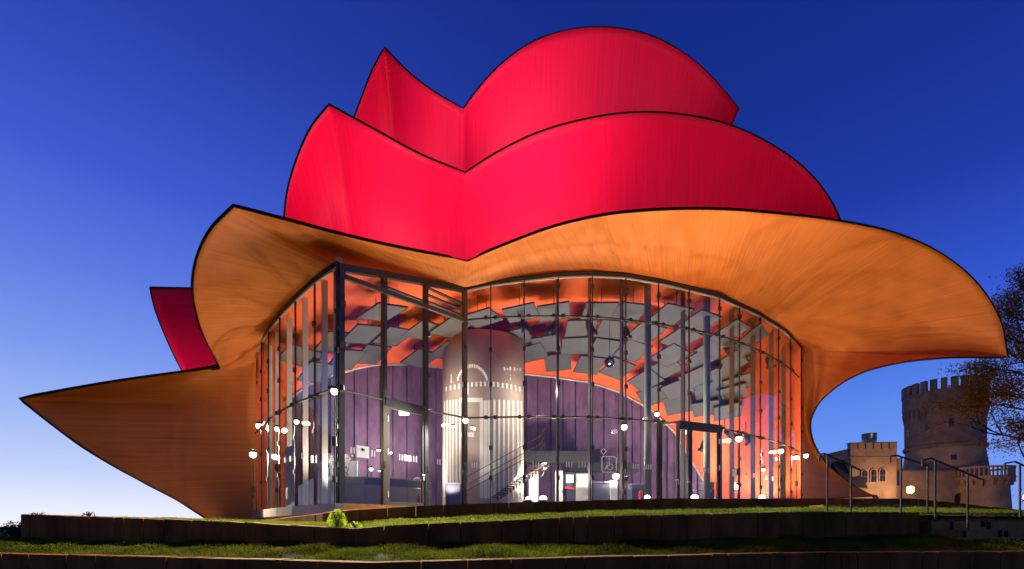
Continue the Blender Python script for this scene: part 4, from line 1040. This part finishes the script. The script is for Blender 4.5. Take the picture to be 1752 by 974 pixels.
for k in range(36):
    a = 2*PI*k/36; d = Vector((math.cos(a), math.sin(a), 0)); b = MB()
    p = Vector((tx, ty, 0)); z0, z1 = zY(724), zY(704); t = Vector((-d.y, d.x, 0))*.22
    A = p+d*R0*.95; B = p+d*R0*1.005
    V = [A-t+Vector((0,0,z0)), A+t+Vector((0,0,z0)), A-t+Vector((0,0,z1)), A+t+Vector((0,0,z1)), B-t+Vector((0,0,z1)), B+t+Vector((0,0,z1)), B-t+Vector((0,0,z1-.35)), B+t+Vector((0,0,z1-.35))]
    link('corbel', V, [(0,1,7,6),(6,7,5,4),(0,6,4,2),(1,3,5,7),(2,4,5,3)], 'castle_stone', tw)
def tower_win(px, y0, y1, w, cx=tx, cy=ty, r=R0*.96, par=tw, arch=False, name='window'):
    d = (px-876)/FPX; A_ = d*d+1; B_ = -2*(cx*d+cy); C_ = cx*cx+cy*cy-(r+.06)**2; q = B_*B_-4*A_*C_
    if q < 0: return
    Y = (-B_-math.sqrt(q))/(2*A_); X = d*Y; D = Y/K; a = math.atan2(Y-cy, X-cx); n_ = Vector((math.cos(a), math.sin(a), 0)); t = Vector((-n_.y, n_.x, 0))
    b = MB(); z0, z1 = zY(y1, D), zY(y0, D); b.box((X, Y, (z0+z1)/2), (w+.16, .06, z1-z0+.16), ax=(t, n_, Vector((0, 0, 1)))); o = b.build(name, 'castle_plaster', par)
    b = MB(); b.box(Vector((X, Y, (z0+z1)/2))+n_*.035, (w, .02, z1-z0), ax=(t, n_, Vector((0, 0, 1)))); b.build('pane', 'window_dark', o)
for px, y0, y1, w in ((1577, 726, 741, .5), (1585.5, 724, 739, .5), (1554, 736, 748, .3), (1628, 716, 730, .5), (1632, 778, 790, .6), (1575, 684, 692, .3)): tower_win(px, y0, y1, w, r=R0*(.955 if y0 < 760 else .96))

# balcony drum at the tower's right foot
bc = P(1680, 905, 92); bx0, by0 = bc.x, bc.y; BR = 3.0
bd = empty('balcony_turret', (bx0, by0, FLOOR), 'low round turret with balustraded balcony right of the tower', 'turret')
z_ = lambda y: zY(y, 92)
b = MB(); b.lathe((bx0, by0, 0), [(BR*1.0, FLOOR-.5), (BR*.9, z_(836)), (BR*.88, z_(826)), (BR*1.08, z_(820)), (BR*1.08, z_(817)), (.01, z_(817))], 40); b.build('turret_wall', 'castle_plaster', bd, True)
b = MB(); b.lathe((bx0, by0, 0), [(BR*1.02, z_(804)), (BR*1.08, z_(804)), (BR*1.08, z_(801)), (BR*1.0, z_(801)), (BR*1.02, z_(804))], 40); b.build('top_rail', 'castle_plaster', bd)
for k in range(44):
    a = 2*PI*k/44; r = BR*1.04; b = MB(); b.box((bx0+r*math.cos(a), by0+r*math.sin(a), (z_(817)+z_(804))/2), (.12, .17, z_(804)-z_(817)), rz=a); b.build('baluster', 'castle_plaster', bd)
for k in range(20):
    a = 2*PI*(k+.5)/20; b = MB()
    for j, (rr, y0, y1) in enumerate(((.93, 832, 826), (.99, 827, 821))): b.box((bx0+BR*rr*math.cos(a), by0+BR*rr*math.sin(a), (z_(y0)+z_(y1))/2), (.45, .3, z_(y1)-z_(y0)), rz=a)
    b.build('bracket', 'castle_plaster', bd)

# wing between tower and turret with arched door
def face_box(name, x0, x1, y0, D, depth, m_, par, zb=FLOOR-.5):
    a = P(x0, y0, D); c = P(x1, y0, D); b = MB(); b.box(((a.x+c.x)/2, a.y+depth/2, (a.z+zb)/2), (c.x-a.x, depth, a.z-zb)); return b.build(name, m_, par)
cw = empty('castle_wing', base_z(P(1600, 0, 93), FLOOR), 'plain plastered castle wing with an arched doorway at the tower foot', 'building')
face_box('wall', 1544, 1668, 806, 92.5, 6, 'castle_plaster', cw)
face_box('roof', 1543, 1669, 804.5, 92.3, 6.3, 'castle_stone', cw, zY(806.5, 92.3))
def arch(px, ytop, ybot, w, D, par, name='window', frame=True, m_='window_dark'):
    c = P(px, ybot, D); t = P(px, ytop, D); h = t.z-c.z; r = w/2; n = 10
    def outl(g):
        pts = [(-r-g, 0), (r+g, 0)]
        for k in range(n+1):
            a = PI*k/n; pts.append(((r+g)*math.cos(a), h-r+(r+g)*math.sin(a)))
        return pts
    def prism(g, yf, dep, mm_, nm, pr):
        pts = outl(g); V = [Vector((c.x+u, c.y+yf, c.z+v)) for u, v in pts]+[Vector((c.x+u, c.y+yf+dep, c.z+v)) for u, v in pts]; k = len(pts)
        return link(nm, V, [tuple(range(k))]+[(i, k+i, k+(i+1) % k, (i+1) % k) for i in range(k)], mm_, pr)
    o = prism(.14, -.10, .12, 'castle_plaster', name, par); p = prism(0, -.13, .03, m_, 'pane', o)
    return o
arch(1640, 844, 862, 1.3, 92.4, cw, 'arched_door')
for px, yy in ((1611, 828), (1625, 830)): pass
sb = empty('battlemented_house', base_z(P(1495, 0, 90), FLOOR), 'small battlemented castle house with three arched windows', 'building')
face_box('wall', 1456, 1534, 783, 90, 7, 'castle_plaster', sb)
face_box('cornice', 1455, 1535, 781.5, 89.7, 7.4, 'castle_plaster', sb, zY(784, 89.7))
face_box('parapet', 1455.5, 1534.5, 767, 89.8, .5, 'castle_plaster', sb, zY(782, 89.8))
a = P(1455.5, 767, 89.8); b = MB(); b.box((a.x+.2, a.y+3.6, (a.z+zY(782, 89.8))/2), (.4, 6.6, a.z-zY(782, 89.8))); b.build('parapet', 'castle_plaster', sb)
for k, (xa, xb) in enumerate(((1455, 1467), (1469, 1480), (1482, 1493), (1495.5, 1507), (1509, 1520), (1522.5, 1535))):
    face_box('merlon', xa, xb, 758.5-(k*.3), 89.6, .6, 'castle_plaster', sb, zY(768, 89.6)); face_box('merlon_cap', xa-.5, xb+.5, 757.3-k*.3, 89.4, .8, 'castle_stone', sb, zY(758.6-k*.3, 89.4))
for px, y0 in ((1478.5, 805), (1494, 804), (1509, 803)):
    o = arch(px, y0, y0+21, .66, 89.95, sb)
    c = P(px, y0+21, 89.95); h = 1.6; b = MB(); b.box((c.x, c.y-.15, c.z+.75), (.05, .02, 1.5)); b.box((c.x, c.y-.15, c.z+.8), (.6, .02, .05)); b.build('glazing_bar', 'castle_stone', o)
face_box('stair_bay', 1534.5, 1544, 784, 91, 5, 'castle_stone', sb)
a = P(1536.5, 806, 90.9); c = P(1536.5, 831, 90.9); b = MB(); b.box((a.x, a.y-.03, (a.z+c.z)/2), (.3, .04, a.z-c.z)); b.build('slit_window', 'window_dark', sb)
b = MB(); c = P(1487, 767, 93); b.lathe((c.x, c.y, c.z), [(.86, 0), (.86, zY(743, 93)-c.z), (.9, zY(742.5, 93)-c.z), (.01, zY(741.8, 93)-c.z)], 24); b.build('chimney', 'zinc', sb, True)
an = empty('slate_roofed_shed', base_z(P(1440, 0, 92), FLOOR), 'low dark slate roof left of the battlemented house', 'building')
A = P(1424, 792, 92); B = P(1462, 783, 92); V = [A, B, Vector((B.x, B.y-2.5, B.z-4.4)), Vector((A.x, A.y-2.5, A.z-3.4)), A+Vector((0, 3, -3)), B+Vector((0, 3, -4))]
link('roof', V, [(0, 1, 2, 3), (0, 4, 5, 1)], 'roof_slate', an)
face_box('wall', 1425, 1461, 826, 89.9, 4, 'castle_plaster', an)

# street lanterns by the castle
def lantern(x, y, D, s, pw, label):
    c = P(x, y, D); e = empty('street_lantern', (c.x, c.y, FLOOR-.4), label, 'lantern')
    b = MB(); b.lathe((c.x, c.y, c.z-s), [(s*.55, 0), (s*.85, s*.3), (s*.85, s*1.7), (s*.5, s*2)], 16); b.build('lantern_glass', 'lamp_yellow', e, True)
    b = MB(); b.lathe((c.x, c.y, c.z+s), [(s*.95, 0), (s*.3, s*.35), (.01, s*.4)], 16); b.build('cap', 'black_metal', e)
    b = MB(); b.tube([(c.x, c.y, FLOOR-.42), (c.x, c.y, c.z-s)], s*.22, 10); b.build('post', 'rail_steel', e)
    point(c+Vector((0, -s-.1, 0)), pw*.25, (1, .62, .22), s*.5); point(c+Vector((-.2, s+.25, .2)), pw*.62, (1, .66, .38), s*.5)
lantern(1557.5, 838, 84, .42, 1700, 'glowing yellow street lantern in front of the castle wing')
lantern(1757, 850, 66, .3, 1500, 'glowing street lantern cut by the right edge of the photo')
lantern(1452, 880, 82, .36, 1200, 'lantern hidden behind the upper wall by the battlemented house') if False else None

# ------------------------------------------------------------------ autumn tree on the right
tb = P(1800, 880, 60); tr = empty('autumn_tree', (tb.x, tb.y, FLOOR-.5), 'broad autumn tree with brown leaves reaching in from the right edge', 'tree')
bm_ = MB(); tips = []
def branch(p, d, L_, r, lev):
    pts = [p]; q = p.copy(); dd = d.copy(); n = 5
    for k in range(n):
        dd = (dd+Vector((random.gauss(0, .16), random.gauss(0, .16), random.gauss(0, .13)+.03))).normalized(); q = q+dd*L_/n; pts.append(q.copy())
    bm_.tube(pts, [r*(1-.13*k) for k in range(n+1)], 6 if lev < 2 else 4, False)
    if lev >= 4: tips.append((pts[2], .45)); tips.append((pts[-1], .5)); return
    if lev >= 3: tips.append((pts[3], .5)); tips.append((pts[-1], .55))
    for k in range(3 if lev < 3 else 2):
        f = random.uniform(.35, 1.0) if k else 1.0; b0 = pts[min(n, max(1, int(f*n)))]
        ax = Vector([random.gauss(0, 1) for _ in range(3)]).normalized(); nd = (Matrix.Rotation(random.uniform(.35, .85), 3, ax) @ dd).normalized()
        branch(b0, nd, L_*random.uniform(.6, .8), r*.55, lev+1)
base = Vector((tb.x, tb.y, FLOOR-.5)); trunk = [base, base+Vector((.1, 0, 4)), base+Vector((-.1, .1, 9)), base+Vector((.2, 0, 14)), base+Vector((-.2, 0, 18)), base+Vector((-.4, 0, 20.5))]
TT = MB(); TT.tube(trunk, [.6, .5, .42, .3, .18, .08], 12); TT.build('trunk', 'bark', tr, True)
for k, (z, dx, dy, dz, L_) in enumerate([(5.2,-1,-.1,.05,4.4),(6.2,-1,-.4,.15,4.2),(7.2,-.9,.5,.2,4.2),(8.3,-1,-.1,.2,4.4),(9.4,-.8,.5,.5,3.4),(10.6,-1,-.3,.3,3.2),(12,-.8,0,.5,3.0),(13.5,-.7,.3,.6,3.0),(15,-.7,-.3,.6,2.9),(16.5,-.6,.2,.7,2.7),(18,-.5,-.1,.9,2.3),(19.5,-.3,.1,1,1.9),(20.3,.1,0,1,1.9),
        (6,.9,-.4,.4,4.5),(9,.9,.4,.4,4.5),(12,.9,-.1,.5,4),(15,.6,.3,.6,3.4),(18,.6,-.1,.8,2.8),(9,0,-1,.5,3.0),(11,.1,1,.5,3.0),(14,0,.9,.5,2.8),(16,-.1,-.9,.6,2.8)]):
    branch(base+Vector((0, 0, z)), Vector((dx, dy, dz)).normalized(), L_, .15, 1)
bm_.build('limbs', 'bark', tr)
def leaves(tips, per, size, m_, par, name='crown'):
    T = np.array([tuple(t[0]) for t in tips]); R_ = np.array([t[1] for t in tips]); n = len(T)*per
    idx = np.repeat(np.arange(len(T)), per); w = rng.uniform(.3, 1, len(T))[idx]; keep = rng.uniform(0, 1, n) < w; idx = idx[keep]; n = len(idx)
    c = T[idx]+rng.normal(0, 1, (n, 3))*R_[idx][:, None]*np.array([1, 1, .7]); v1 = rng.normal(0, 1, (n, 3)); v1 /= np.linalg.norm(v1, axis=1)[:, None]
    v2 = np.cross(v1, rng.normal(0, 1, (n, 3))); v2 /= np.linalg.norm(v2, axis=1)[:, None]; s = (size*rng.uniform(.6, 1.3, n))[:, None]
    V = np.stack([c-v1*s*.5, c+v2*s*.32, c+v1*s*.6, c-v2*s*.32], 1).reshape(-1, 3)
    me = bpy.data.meshes.new(name); me.vertices.add(n*4); me.vertices.foreach_set('co', V.astype(np.float32).reshape(-1)); me.loops.add(n*4); me.loops.foreach_set('vertex_index', np.arange(n*4, dtype=np.int32)); me.polygons.add(n); me.polygons.foreach_set('loop_start', np.arange(n, dtype=np.int32)*4); me.update(); me.validate()
    me.materials.append(MATS[m_]); o = bpy.data.objects.new(name, me); COL.objects.link(o); put(o, par); return o
leaves(tips, 62, .16, 'autumn_leaf', tr)
print('tips', len(tips))
# keep Blender from drawing zero-normal faces twice
bpy.context.view_layer.update()
